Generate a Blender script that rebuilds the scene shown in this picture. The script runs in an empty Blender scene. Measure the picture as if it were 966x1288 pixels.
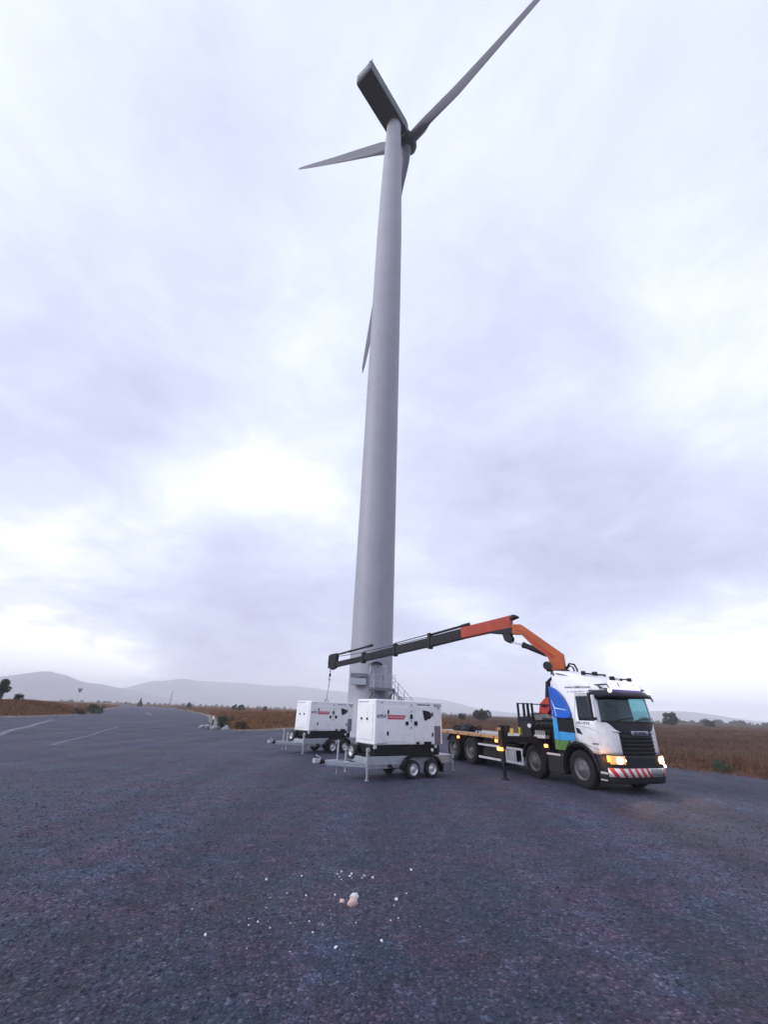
import bpy, math, random
import numpy as np
from mathutils import Vector, Matrix, noise as mnoise
random.seed(7); rng = np.random.default_rng(7)
R = math.radians; PI = math.pi
S = bpy.context.scene
COL = S.collection

NOSPLIT = ('lettering','vent','louvre','chain','sling','print','lattice','trunk','stairs','railing','wheel','rim','drawbar','canopy_trim','emblem')
def split_pieces(o, bevel, seg):
    """pieces of one mesh that do not touch become parts of their own"""
    me = o.data; n = len(me.vertices); par = list(range(n))
    def find(a):
        while par[a] != a: par[a] = par[par[a]]; a = par[a]
        return a
    for p in me.polygons:
        v = p.vertices; r0 = find(v[0])
        for q in v[1:]: par[find(q)] = r0
    comp = {}
    for i in range(n): comp.setdefault(find(i), []).append(i)
    co = [v.co for v in me.vertices]; boxes = []
    for ids in comp.values():
        lo_ = [min(co[i][k] for i in ids) for k in range(3)]; hi_ = [max(co[i][k] for i in ids) for k in range(3)]; boxes.append([lo_, hi_, set(ids)])
    ch = True
    while ch and len(boxes) > 1:
        ch = False
        for a in range(len(boxes)):
            for b in range(a+1, len(boxes)):
                A, B = boxes[a], boxes[b]
                if all(A[0][k]-.012 <= B[1][k] and B[0][k]-.012 <= A[1][k] for k in range(3)):
                    boxes[a] = [[min(A[0][k],B[0][k]) for k in range(3)],[max(A[1][k],B[1][k]) for k in range(3)],A[2]|B[2]]; boxes.pop(b); ch = True; break
            if ch: break
    outs = []
    if len(boxes) == 1: outs = [o]
    else:
        for bx_ in boxes:
            ids = sorted(bx_[2]); mp = {v: i for i, v in enumerate(ids)}; nm = bpy.data.meshes.new(o.name)
            ps = [p for p in me.polygons if p.vertices[0] in bx_[2]]
            nm.from_pydata([tuple(co[i]) for i in ids], [], [[mp[v] for v in p.vertices] for p in ps])
            for m_ in me.materials: nm.materials.append(m_)
            nm.polygons.foreach_set('use_smooth', [p.use_smooth for p in ps]); nm.polygons.foreach_set('material_index', [p.material_index for p in ps]); nm.update()
            c = bpy.data.objects.new(o.name.split('.')[0], nm); COL.objects.link(c); c.parent = o.parent; c.location = o.location; c.rotation_euler = o.rotation_euler; outs.append(c)
        bpy.data.objects.remove(o)
    for c in outs:
        if bevel:
            b = c.modifiers.new('bevel','BEVEL'); b.width = bevel; b.segments = seg; b.limit_method = 'ANGLE'; b.angle_limit = R(35)
    return outs[0]
# ------------------------------------------------------------------ mesh helper
class MB:
    def __init__(s): s.v = []; s.f = []; s.m = []; s.sm = []
    def add(s, vs, fs, mi=0, smooth=False):
        o = len(s.v); s.v += [tuple(v) for v in vs]
        for f in fs: s.f.append(tuple(i + o for i in f)); s.m.append(mi); s.sm.append(smooth)
    def box(s, c, d, rot=None, mi=0):
        x, y, z = d[0]/2, d[1]/2, d[2]/2
        vs = [Vector(p) for p in [(-x,-y,-z),(x,-y,-z),(x,y,-z),(-x,y,-z),(-x,-y,z),(x,-y,z),(x,y,z),(-x,y,z)]]
        if rot is not None: vs = [rot @ v for v in vs]
        vs = [v + Vector(c) for v in vs]
        s.add(vs, [(0,3,2,1),(4,5,6,7),(0,1,5,4),(1,2,6,5),(2,3,7,6),(3,0,4,7)], mi)
    def b2(s, x0, x1, y0, y1, z0, z1, mi=0): s.box(((x0+x1)/2,(y0+y1)/2,(z0+z1)/2),(abs(x1-x0),abs(y1-y0),abs(z1-z0)),None,mi)
    def bar(s, a, b, w, h, mi=0, up=(0,0,1)):
        a = Vector(a); b = Vector(b); d = (b-a); L = d.length; d.normalize()
        u = Vector(up); sd = d.cross(u)
        if sd.length < 1e-4: sd = d.cross(Vector((1,0,0)))
        sd.normalize(); u = sd.cross(d)
        s.box((a+b)/2, (L, w, h), Matrix((d, sd, u)).transposed(), mi)
    def cyl(s, a, b, r0, r1=None, n=14, mi=0, caps=True):
        if r1 is None: r1 = r0
        a = Vector(a); b = Vector(b); d = (b-a).normalized()
        t = Vector((0,0,1)) if abs(d.z) < .9 else Vector((1,0,0))
        u = d.cross(t).normalized(); w = d.cross(u)
        vs = []
        for P, r in ((a, r0), (b, r1)):
            for k in range(n):
                q = 2*PI*k/n; vs.append(P + u*math.cos(q)*r + w*math.sin(q)*r)
        s.add(vs, [(k,(k+1)%n,n+(k+1)%n,n+k) for k in range(n)], mi, True)
        if caps: s.add(vs, [tuple(range(n))[::-1], tuple(range(n,2*n))], mi)
    def tube(s, pts, r, n=8, mi=0):
        pts = [Vector(p) for p in pts]; vs = []
        rr = r if isinstance(r, (list,tuple)) else [r]*len(pts)
        for i, P in enumerate(pts):
            d = (pts[min(i+1,len(pts)-1)] - pts[max(i-1,0)]).normalized()
            t = Vector((0,0,1)) if abs(d.z) < .95 else Vector((1,0,0))
            u = d.cross(t).normalized(); w = d.cross(u)
            for k in range(n): q = 2*PI*k/n; vs.append(P + (u*math.cos(q)+w*math.sin(q))*rr[i])
        fs = [(i*n+k, i*n+(k+1)%n, (i+1)*n+(k+1)%n, (i+1)*n+k) for i in range(len(pts)-1) for k in range(n)]
        s.add(vs, fs, mi, True); s.add(vs, [tuple(range(n))[::-1], tuple(range((len(pts)-1)*n, len(pts)*n))], mi)
    def lathe(s, prof, c=(0,0,0), ax='z', n=32, mi=0, smooth=True):
        vs = []
        for (r, h) in prof:
            for k in range(n):
                q = 2*PI*k/n; a, b = r*math.cos(q), r*math.sin(q)
                v = (a,b,h) if ax=='z' else ((a,h,b) if ax=='y' else (h,a,b))
                vs.append((v[0]+c[0], v[1]+c[1], v[2]+c[2]))
        s.add(vs, [(i*n+k, i*n+(k+1)%n, (i+1)*n+(k+1)%n, (i+1)*n+k) for i in range(len(prof)-1) for k in range(n)], mi, smooth)
    def prism(s, poly, y0, y1, ax='y', mi=0):
        """polygon in two axes extruded along the third"""
        n = len(poly); vs = []
        for h in (y0, y1):
            for (a, b) in poly: vs.append((a,h,b) if ax=='y' else ((h,a,b) if ax=='x' else (a,b,h)))
        s.add(vs, [tuple(range(n)), tuple(range(n,2*n))[::-1]] + [(k,n+k,n+(k+1)%n,(k+1)%n) for k in range(n)], mi)
    def grid(s, rows, mi=0, smooth=True, keep=None, closed=False):
        n = len(rows[0]); vs = [p for r in rows for p in r]; fs = []
        for i in range(len(rows)-1):
            for k in range(n if closed else n-1):
                if keep is None or keep(i,k): fs.append((i*n+k, i*n+(k+1)%n, (i+1)*n+(k+1)%n, (i+1)*n+k))
        s.add(vs, fs, mi, smooth)
    def build(s, name, mats, parent=None, bevel=0, seg=2, loc=None, rz=0, fix=True, split=True):
        me = bpy.data.meshes.new(name); me.from_pydata(s.v, [], s.f)
        if not isinstance(mats, (list,tuple)): mats = [mats]
        for m in mats: me.materials.append(m)
        me.polygons.foreach_set('material_index', s.m); me.polygons.foreach_set('use_smooth', s.sm)
        me.update()
        if fix:
            import bmesh
            bm = bmesh.new(); bm.from_mesh(me); bmesh.ops.recalc_face_normals(bm, faces=bm.faces); bm.to_mesh(me); bm.free()
        o = bpy.data.objects.new(name, me); COL.objects.link(o)
        if parent: o.parent = parent
        if loc is not None: o.location = loc
        o.rotation_euler.z = rz
        if split and parent is not None and not any(k in name for k in NOSPLIT): return split_pieces(o, bevel, seg)
        if bevel:
            b = o.modifiers.new('bevel','BEVEL'); b.width = bevel; b.segments = seg; b.limit_method = 'ANGLE'; b.angle_limit = R(35)
            b.harden_normals = False
        return o

def tag(o, label=None, cat=None, group=None, kind=None):
    if label: o['label'] = label
    if cat: o['category'] = cat
    if group: o['group'] = group
    if kind: o['kind'] = kind
    return o
def empty(name, loc, rz=0):
    o = bpy.data.objects.new(name, None); COL.objects.link(o); o.location = loc; o.rotation_euler.z = rz; o.empty_display_size = .3
    return o
def copy_tree(o, parent=None):
    c = o.copy(); COL.objects.link(c)
    if parent is not None: c.parent = parent
    for ch in list(o.children): copy_tree(ch, c)
    return c

# ------------------------------------------------------------------ materials
def mat(name, col, rough=.5, metal=0, var=.12, scale=3, dirt=0, dcol=(.09,.075,.06), bump=0, bscale=40, spec=.5, coat=0, emis=None, es=0, dz=None):
    m = bpy.data.materials.new(name); m.use_nodes = True; nt = m.node_tree; N = nt.nodes; L = nt.links
    b = N['Principled BSDF']; b.inputs['Roughness'].default_value = rough; b.inputs['Metallic'].default_value = metal
    b.inputs['Specular IOR Level'].default_value = spec; b.inputs['Coat Weight'].default_value = coat; b.inputs['Coat Roughness'].default_value = .22
    tc = N.new('ShaderNodeTexCoord')
    n = N.new('ShaderNodeTexNoise'); n.inputs['Scale'].default_value = scale; n.inputs['Detail'].default_value = 6; n.inputs['Roughness'].default_value = .65
    L.new(tc.outputs['Object'], n.inputs['Vector'])
    r = N.new('ShaderNodeValToRGB'); c = Vector(col)
    r.color_ramp.elements[0].position = .3; r.color_ramp.elements[1].position = .7
    r.color_ramp.elements[0].color = (*(c*(1-var)),1); r.color_ramp.elements[1].color = (*(c*(1+var*.6)),1)
    L.new(n.outputs['Fac'], r.inputs['Fac']); out = r.outputs['Color']
    if dirt:
        n2 = N.new('ShaderNodeTexNoise'); n2.inputs['Scale'].default_value = scale*1.7; n2.inputs['Detail'].default_value = 8; n2.inputs['Roughness'].default_value = .7
        L.new(tc.outputs['Object'], n2.inputs['Vector'])
        mr = N.new('ShaderNodeMapRange'); mr.inputs['From Min'].default_value = .5; mr.inputs['From Max'].default_value = .75; mr.inputs['To Max'].default_value = dirt
        L.new(n2.outputs['Fac'], mr.inputs['Value']); fac = mr.outputs['Result']
        if dz:      # road spray: mud that lies on the lower part of the thing
            sp = N.new('ShaderNodeSeparateXYZ'); L.new(tc.outputs['Object'], sp.inputs[0])
            m2 = N.new('ShaderNodeMapRange'); m2.inputs['From Min'].default_value = dz[1]; m2.inputs['From Max'].default_value = dz[0]; m2.inputs['To Max'].default_value = dz[2]
            L.new(sp.outputs['Z'], m2.inputs['Value'])
            mm = N.new('ShaderNodeMath'); mm.operation = 'MULTIPLY'; L.new(m2.outputs[0], mm.inputs[0]); L.new(n2.outputs['Fac'], mm.inputs[1])
            ad = N.new('ShaderNodeMath'); ad.operation = 'ADD'; ad.use_clamp = True; L.new(mm.outputs[0], ad.inputs[0]); L.new(fac, ad.inputs[1]); fac = ad.outputs[0]
        mx = N.new('ShaderNodeMix'); mx.data_type = 'RGBA'; L.new(fac, mx.inputs[0]); L.new(out, mx.inputs[6]); mx.inputs[7].default_value = (*dcol,1); out = mx.outputs[2]
    L.new(out, b.inputs['Base Color'])
    if bump:
        n3 = N.new('ShaderNodeTexNoise'); n3.inputs['Scale'].default_value = bscale; n3.inputs['Detail'].default_value = 5
        L.new(tc.outputs['Object'], n3.inputs['Vector']); bp = N.new('ShaderNodeBump'); bp.inputs['Strength'].default_value = bump; bp.inputs['Distance'].default_value = .02
        L.new(n3.outputs['Fac'], bp.inputs['Height']); L.new(bp.outputs[0], b.inputs['Normal'])
    if emis: b.inputs['Emission Color'].default_value = (*emis,1); b.inputs['Emission Strength'].default_value = es
    return m

M = {}
M['white'] = mat('white_paint', (.80,.80,.81), .35, var=.06, scale=2.2, dirt=.30, dcol=(.46,.44,.43), coat=.2, dz=(.95,1.5,.35))
M['cab_white'] = mat('cab_white_paint', (.80,.80,.82), .34, var=.05, scale=2, dirt=.3, dcol=(.30,.26,.24), coat=.25, dz=(.9,2.0,.85))
M['gen_end'] = M['white']
M['galv'] = mat('galvanised_steel', (.42,.45,.49), .45, .55, var=.22, scale=9, dirt=.25, bump=.1)
M['black'] = mat('black_paint', (.010,.010,.013), .5, var=.3, dirt=.2, dcol=(.03,.027,.028), spec=.25)
M['dark_plastic'] = mat('dark_plastic', (.018,.017,.022), .6, var=.3, dirt=.5, dcol=(.05,.04,.042), spec=.25)
M['tyre'] = mat('tyre_rubber', (.014,.014,.017), .85, var=.3, scale=5, dirt=.7, dcol=(.034,.030,.034), bump=.3, spec=.2)
M['tyre_clean'] = mat('trailer_tyre_rubber', (.016,.016,.018), .75, var=.3, dirt=.3, dcol=(.05,.045,.04), bump=.2)
M['rim_dirty'] = mat('muddy_rim', (.11,.105,.12), .6, .2, var=.45, scale=8, dirt=.8, dcol=(.045,.04,.042))
M['rim'] = mat('silver_rim', (.62,.62,.64), .35, .5, var=.2, scale=12, dirt=.3)
M['chassis'] = mat('muddy_chassis', (.018,.015,.016), .8, var=.4, scale=4, dirt=.6, dcol=(.035,.022,.018), spec=.2)
M['orange'] = mat('orange_crane_paint', (.36,.032,.013), .45, var=.2, scale=2.2, dirt=.4, dcol=(.26,.05,.02), spec=.3)
M['orange2'] = mat('worn_orange_crane_paint', (.40,.080,.018), .45, var=.25, scale=1.6, dirt=.5, dcol=(.30,.035,.016), spec=.3)
M['red'] = mat('red_crane_paint', (.42,.03,.022), .4, var=.2, dirt=.4)
M['boom'] = mat('dark_boom_steel', (.012,.013,.020), .55, 0, var=.3, scale=3, dirt=.35, dcol=(.03,.026,.034), spec=.2)
M['chrome'] = mat('chrome_rod', (.75,.77,.8), .12, 1, var=.03)
M['blue'] = mat('blue_sky_print', (.012,.10,.48), .35, var=.3, scale=2, spec=.4)
M['light_blue'] = mat('light_blue_print', (.04,.30,.62), .35, var=.2, scale=3, coat=.3)
M['green'] = mat('grass_print', (.09,.20,.05), .45, var=.5, scale=14, coat=.2)
M['white_print'] = mat('white_print', (.72,.8,.88), .35, var=.05)
M['visor'] = mat('smoked_visor', (.014,.009,.018), .3, var=.2, spec=.35)
M['purple'] = mat('purple_strip', (.10,.02,.32), .3, var=.1, emis=(.25,.04,.8), es=.35)
M['deck_edge'] = mat('orange_tan_edge', (.44,.235,.11), .6, var=.3, scale=6, dirt=.4)
M['deck'] = mat('pale_deck', (.36,.37,.38), .55, .1, var=.25, scale=2, dirt=.5, dcol=(.14,.12,.1))
M['rail'] = mat('grey_white_guard', (.58,.58,.6), .4, .3, var=.1, dirt=.35)
M['red_mark'] = mat('red_reflective', (.52,.03,.03), .35, var=.12, dirt=.3)
M['red_label'] = mat('red_label', (.50,.07,.10), .4, var=.1)
M['label_line'] = mat('label_lettering', (.66,.42,.48), .5, var=.1)
M['white_mark'] = mat('white_reflective', (.72,.70,.70), .35, var=.1, dirt=.35)
M['grey_print'] = mat('grey_lettering', (.16,.16,.2), .5, var=.2)
M['grey_light'] = mat('pale_grey_lettering', (.36,.38,.43), .5, var=.2)
M['vent'] = mat('grey_vent', (.2,.2,.23), .5, .2, var=.2)
M['plate_grey'] = mat('grille_plate', (.33,.35,.41), .35, .3, var=.15)
M['number_plate'] = mat('dirty_number_plate', (.20,.24,.24), .5, var=.25, scale=14)
M['yellow'] = mat('yellow_sign', (.55,.42,.05), .5, var=.2, dirt=.3)
M['seat'] = mat('dark_seat_fabric', (.03,.03,.035), .9)
M['inner'] = mat('cab_lining', (.03,.03,.034), .9)
M['hose'] = mat('rubber_hose', (.010,.010,.012), .6, spec=.2)
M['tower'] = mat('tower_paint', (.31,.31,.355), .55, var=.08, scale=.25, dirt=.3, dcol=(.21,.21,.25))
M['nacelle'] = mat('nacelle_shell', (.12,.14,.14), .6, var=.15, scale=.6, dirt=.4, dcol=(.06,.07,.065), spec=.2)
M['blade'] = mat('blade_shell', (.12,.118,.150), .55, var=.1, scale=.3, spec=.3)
M['tower_dark'] = mat('door_steelwork', (.16,.17,.2), .5, .3, var=.15)
M['tower_door'] = mat('tower_door', (.38,.39,.44), .45, .1, var=.08)
M['stair'] = mat('stair_steel', (.45,.46,.5), .5, .5, var=.2)
M['head'] = mat('headlamp_lit', (.9,.8,.6), .2, emis=(1,.78,.42), es=8)
M['halo'] = mat('headlamp_halo', (.7,.4,.15), .3, emis=(1,.42,.10), es=.55)  # glow around the lit lamp, put into the housing as dim amber emission
M['headcore'] = mat('headlamp_bulb', (1,.95,.85), .2, emis=(1,.93,.78), es=16)
M['amber'] = mat('amber_lamp_lit', (.8,.25,.03), .3, emis=(1,.30,.035), es=2.6)
M['amberhot'] = mat('amber_lamp_core', (.9,.5,.1), .3, emis=(1,.60,.16), es=5)
M['lampwhite'] = mat('white_lamp_lit', (.9,.9,.95), .3, emis=(1,.98,1), es=2.2)
M['sign_lit'] = mat('lit_sign_face', (.85,.85,.86), .4, var=.02, emis=(1,1,1), es=.55)
M['lens_off'] = mat('clear_lamp_off', (.5,.52,.55), .15, .2)

def glass(name, tint, mixf, rough=.03):
    m = bpy.data.materials.new(name); m.use_nodes = True; nt = m.node_tree; N = nt.nodes; L = nt.links
    N.remove(N['Principled BSDF']); o = N['Material Output']
    t = N.new('ShaderNodeBsdfTransparent'); t.inputs[0].default_value = (*tint,1)
    g = N.new('ShaderNodeBsdfGlossy'); g.inputs['Roughness'].default_value = rough; g.inputs['Color'].default_value = (.75,.9,.95,1)
    f = N.new('ShaderNodeFresnel'); f.inputs['IOR'].default_value = 1.5
    a = N.new('ShaderNodeMath'); a.operation = 'ADD'; a.inputs[1].default_value = mixf; L.new(f.outputs[0], a.inputs[0])
    x = N.new('ShaderNodeMixShader'); L.new(a.outputs[0], x.inputs[0]); L.new(t.outputs[0], x.inputs[1]); L.new(g.outputs[0], x.inputs[2]); L.new(x.outputs[0], o.inputs['Surface'])
    return m
M['glass'] = glass('cab_glass', (.50,.78,.80), .012)

# foliage and ground materials: colour by position
def posmat(name, stops, scale, rough=.9, detail=5, attr=None, scale2=None, amt=.5):
    m = bpy.data.materials.new(name); m.use_nodes = True; nt = m.node_tree; N = nt.nodes; L = nt.links; b = N['Principled BSDF']
    b.inputs['Roughness'].default_value = rough; b.inputs['Specular IOR Level'].default_value = .15
    g = N.new('ShaderNodeNewGeometry'); n = N.new('ShaderNodeTexNoise'); n.inputs['Scale'].default_value = scale; n.inputs['Detail'].default_value = detail; n.inputs['Roughness'].default_value = .65
    L.new(g.outputs['Position'], n.inputs['Vector']); fac = n.outputs['Fac']
    if attr:
        a = N.new('ShaderNodeAttribute'); a.attribute_name = attr
        mx = N.new('ShaderNodeMix'); mx.data_type = 'FLOAT'; mx.inputs[0].default_value = amt; L.new(fac, mx.inputs[2]); L.new(a.outputs['Fac'], mx.inputs[3]); fac = mx.outputs[0]
    r = N.new('ShaderNodeValToRGB'); cr = r.color_ramp
    while len(cr.elements) < len(stops): cr.elements.new(.5)
    for e, (p, c) in zip(cr.elements, stops): e.position = p; e.color = (*c,1)
    L.new(fac, r.inputs['Fac']); L.new(r.outputs['Color'], b.inputs['Base Color'])
    return m
M['grass'] = posmat('moor_grass', [(.26,(.045,.036,.026)),(.40,(.14,.056,.030)),(.50,(.27,.095,.036)),(.60,(.20,.115,.058)),(.72,(.09,.085,.04))], .13, attr='tone', amt=.42)
M['heather'] = posmat('heather', [(.3,(.04,.03,.022)),(.5,(.10,.055,.035)),(.7,(.06,.06,.028))], .12, attr='tone', amt=.5)
M['leaf_dark'] = posmat('dark_leaves', [(.3,(.02,.024,.016)),(.5,(.045,.045,.026)),(.75,(.075,.055,.03))], 1.2, attr='tone', amt=.5)
M['leaf_green'] = posmat('dull_green_leaves', [(.3,(.028,.045,.03)),(.5,(.05,.075,.045)),(.75,(.09,.11,.07))], 1.2, attr='tone', amt=.5)
M['leaf_far'] = posmat('far_tree_leaves', [(.3,(.025,.03,.026)),(.7,(.06,.06,.045))], .3, attr='tone', amt=.5)
M['bark'] = mat('bark', (.06,.05,.04), .9, var=.3)
M['rock'] = mat('grey_boulder', (.25,.26,.29), .85, var=.3, scale=4, bump=.4)

def ground_mat():
    m = bpy.data.materials.new('wet_gravel_tarmac'); m.use_nodes = True; nt = m.node_tree; N = nt.nodes; L = nt.links; b = N['Principled BSDF']
    g = N.new('ShaderNodeNewGeometry'); P = g.outputs['Position']
    def vor(sc):
        v = N.new('ShaderNodeTexVoronoi'); v.inputs['Scale'].default_value = sc; L.new(P, v.inputs['Vector']); return v
    def noi(sc, d=5, rg=.6):
        v = N.new('ShaderNodeTexNoise'); v.inputs['Scale'].default_value = sc; v.inputs['Detail'].default_value = d; v.inputs['Roughness'].default_value = rg; L.new(P, v.inputs['Vector']); return v
    def mixc(f, a, c, mode='MIX'):
        x = N.new('ShaderNodeMix'); x.data_type = 'RGBA'; x.blend_type = mode
        for s, val in ((0,f),(6,a),(7,c)):
            if hasattr(val,'default_value') or hasattr(val,'links'): L.new(val, x.inputs[s])
            elif isinstance(val,(int,float)): x.inputs[s].default_value = val
            else: x.inputs[s].default_value = (*val,1)
        return x.outputs[2]
    v1 = vor(38); v2 = vor(14)
    # each stone its own tone
    sep = N.new('ShaderNodeSeparateColor'); L.new(v1.outputs['Color'], sep.inputs[0])
    ramp = N.new('ShaderNodeValToRGB'); cr = ramp.color_ramp
    st = [(0,(.007,.008,.016)),(.25,(.022,.026,.046)),(.5,(.044,.042,.072)),(.68,(.026,.042,.056)),(.84,(.078,.056,.084)),(1,(.17,.16,.21))]
    while len(cr.elements) < len(st): cr.elements.new(.5)
    for e,(p,c) in zip(cr.elements, st): e.position = p; e.color = (*c,1)
    L.new(sep.outputs[0], ramp.inputs['Fac'])
    sep2 = N.new('ShaderNodeSeparateColor'); L.new(v2.outputs['Color'], sep2.inputs[0])
    r2 = N.new('ShaderNodeValToRGB'); c2 = r2.color_ramp
    s2 = [(0,(.014,.027,.055)),(.4,(.036,.037,.076)),(.7,(.068,.040,.084)),(1,(.036,.058,.062))]
    while len(c2.elements) < len(s2): c2.elements.new(.5)
    for e,(p,c) in zip(c2.elements, s2): e.position = p; e.color = (*c,1)
    L.new(sep2.outputs[1], r2.inputs['Fac'])
    c = mixc(.34, ramp.outputs['Color'], r2.outputs['Color'])
    # far/large mottling: damp and dry patches
    big = noi(.35, 6, .6); mr = N.new('ShaderNodeMapRange'); mr.inputs['From Min'].default_value = .32; mr.inputs['From Max'].default_value = .68; mr.inputs['To Min'].default_value = .74; mr.inputs['To Max'].default_value = 1.22
    L.new(big.outputs['Fac'], mr.inputs['Value']); c = mixc(1.0, c, mr.outputs[0], 'MULTIPLY')
    mid = noi(2.6, 5, .7); mr2 = N.new('ShaderNodeMapRange'); mr2.inputs['From Min'].default_value = .3; mr2.inputs['From Max'].default_value = .7; mr2.inputs['To Min'].default_value = .55; mr2.inputs['To Max'].default_value = 1.38
    L.new(mid.outputs['Fac'], mr2.inputs['Value']); c = mixc(1.0, c, mr2.outputs[0], 'MULTIPLY')
    hue = noi(1.1, 3, .6); hr = N.new('ShaderNodeMapRange'); hr.inputs['From Min'].default_value = .4; hr.inputs['From Max'].default_value = .62
    L.new(hue.outputs['Fac'], hr.inputs['Value']); tint = mixc(hr.outputs[0], (.76,1.04,1.12), (1.18,.88,1.02)); c = mixc(1.0, c, tint, 'MULTIPLY')
    # chalky grit crushed into the surface round the pale stones
    vd = N.new('ShaderNodeVectorMath'); vd.operation = 'DISTANCE'; L.new(P, vd.inputs[0]); vd.inputs[1].default_value = (-.25,6.35,0)
    gr = N.new('ShaderNodeMapRange'); gr.inputs['From Min'].default_value = 1.5; gr.inputs['From Max'].default_value = .1; gr.inputs['To Max'].default_value = .5; L.new(vd.outputs['Value'], gr.inputs['Value'])
    gn = noi(16, 6, .75); gm = N.new('ShaderNodeMapRange'); gm.inputs['From Min'].default_value = .52; gm.inputs['From Max'].default_value = .66; L.new(gn.outputs['Fac'], gm.inputs['Value'])
    gx = N.new('ShaderNodeMath'); gx.operation = 'MULTIPLY'; L.new(gr.outputs[0], gx.inputs[0]); L.new(gm.outputs[0], gx.inputs[1])
    c = mixc(gx.outputs[0], c, (.26,.24,.25))
    # wheel tracks: bands swept round the turning area
    sx = N.new('ShaderNodeSeparateXYZ'); L.new(P, sx.inputs[0])
    mp = N.new('ShaderNodeMapping'); mp.inputs['Rotation'].default_value = (0,0,R(28)); mp.inputs['Scale'].default_value = (.55,.035,1); L.new(P, mp.inputs['Vector'])
    wn = N.new('ShaderNodeTexNoise'); wn.inputs['Scale'].default_value = 1; wn.inputs['Detail'].default_value = 4; L.new(mp.outputs[0], wn.inputs['Vector'])
    wr = N.new('ShaderNodeMapRange'); wr.inputs['From Min'].default_value = .38; wr.inputs['From Max'].default_value = .64; wr.inputs['To Min'].default_value = .70; wr.inputs['To Max'].default_value = 1.2
    L.new(wn.outputs['Fac'], wr.inputs['Value']); c = mixc(1.0, c, wr.outputs[0], 'MULTIPLY')
    L.new(c, b.inputs['Base Color'])
    # damp: rougher/less rough
    rr = N.new('ShaderNodeMapRange'); rr.inputs['From Min'].default_value = .35; rr.inputs['From Max'].default_value = .65; rr.inputs['To Min'].default_value = .62; rr.inputs['To Max'].default_value = .85
    L.new(big.outputs['Fac'], rr.inputs['Value']); L.new(rr.outputs[0], b.inputs['Roughness']); b.inputs['Specular IOR Level'].default_value = .3
    h = N.new('ShaderNodeMath'); h.operation = 'ADD'; L.new(v1.outputs['Distance'], h.inputs[0]); L.new(mid.outputs['Fac'], h.inputs[1])
    bp = N.new('ShaderNodeBump'); bp.inputs['Strength'].default_value = .55; bp.inputs['Distance'].default_value = .02; bp.invert = True
    L.new(v1.outputs['Distance'], bp.inputs['Height'])
    bp2 = N.new('ShaderNodeBump'); bp2.inputs['Strength'].default_value = .5; bp2.inputs['Distance'].default_value = .08
    L.new(mid.outputs['Fac'], bp2.inputs['Height']); L.new(bp.outputs[0], bp2.inputs['Normal']); L.new(bp2.outputs[0], b.inputs['Normal'])
    return m
M['ground'] = ground_mat()
M['verge'] = posmat('pale_gravel_verge', [(.3,(.10,.10,.105)),(.5,(.20,.185,.175)),(.7,(.13,.14,.09))], 1.5)
M['line'] = posmat('worn_white_paint', [(.40,(.075,.075,.10)),(.54,(.13,.13,.165)),(.70,(.25,.25,.29))], 1.8, .6)
M['stone'] = posmat('loose_stones', [(.1,(.024,.026,.040)),(.35,(.040,.042,.066)),(.6,(.062,.054,.082)),(.8,(.052,.064,.074)),(.93,(.10,.085,.105)),(1,(.22,.2,.23))], 6, .75, attr='tone', amt=.9)
M['pebble'] = mat('pale_pebble', (.62,.62,.62), .6, var=.2, scale=30)
M['pebble_pink'] = mat('pinkish_stone', (.52,.36,.32), .6, var=.2, scale=20)
M['hill'] = posmat('hill_heather', [(.3,(.12,.12,.14)),(.5,(.19,.18,.19)),(.7,(.15,.16,.15))], .004)
def east_heather(m):
    # east of the tower the bog carries more heather: browner and greyer cover
    nt = m.node_tree; N = nt.nodes; L = nt.links; b = N['Principled BSDF']; src = b.inputs['Base Color'].links[0].from_socket
    g = N.new('ShaderNodeNewGeometry'); sp = N.new('ShaderNodeSeparateXYZ'); L.new(g.outputs['Position'], sp.inputs[0])
    mr = N.new('ShaderNodeMapRange'); mr.inputs['From Min'].default_value = 5; mr.inputs['From Max'].default_value = 22; mr.inputs['To Max'].default_value = .74; L.new(sp.outputs[0], mr.inputs[0])
    n = N.new('ShaderNodeTexNoise'); n.inputs['Scale'].default_value = .16; n.inputs['Detail'].default_value = 4; L.new(g.outputs['Position'], n.inputs['Vector'])
    r = N.new('ShaderNodeValToRGB'); r.color_ramp.elements[0].position = .38; r.color_ramp.elements[0].color = (.075,.043,.044,1); r.color_ramp.elements[1].position = .62; r.color_ramp.elements[1].color = (.105,.078,.062,1)
    L.new(n.outputs['Fac'], r.inputs['Fac']); x = N.new('ShaderNodeMix'); x.data_type = 'RGBA'; L.new(mr.outputs[0], x.inputs[0]); L.new(src, x.inputs[6]); L.new(r.outputs['Color'], x.inputs[7]); L.new(x.outputs[2], b.inputs['Base Color'])
M['moor'] = posmat('moor_ground', [(.3,(.04,.032,.018)),(.45,(.10,.052,.022)),(.55,(.15,.075,.026)),(.7,(.07,.058,.024))], .05)

east_heather(M['moor']); east_heather(M['grass'])
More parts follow.
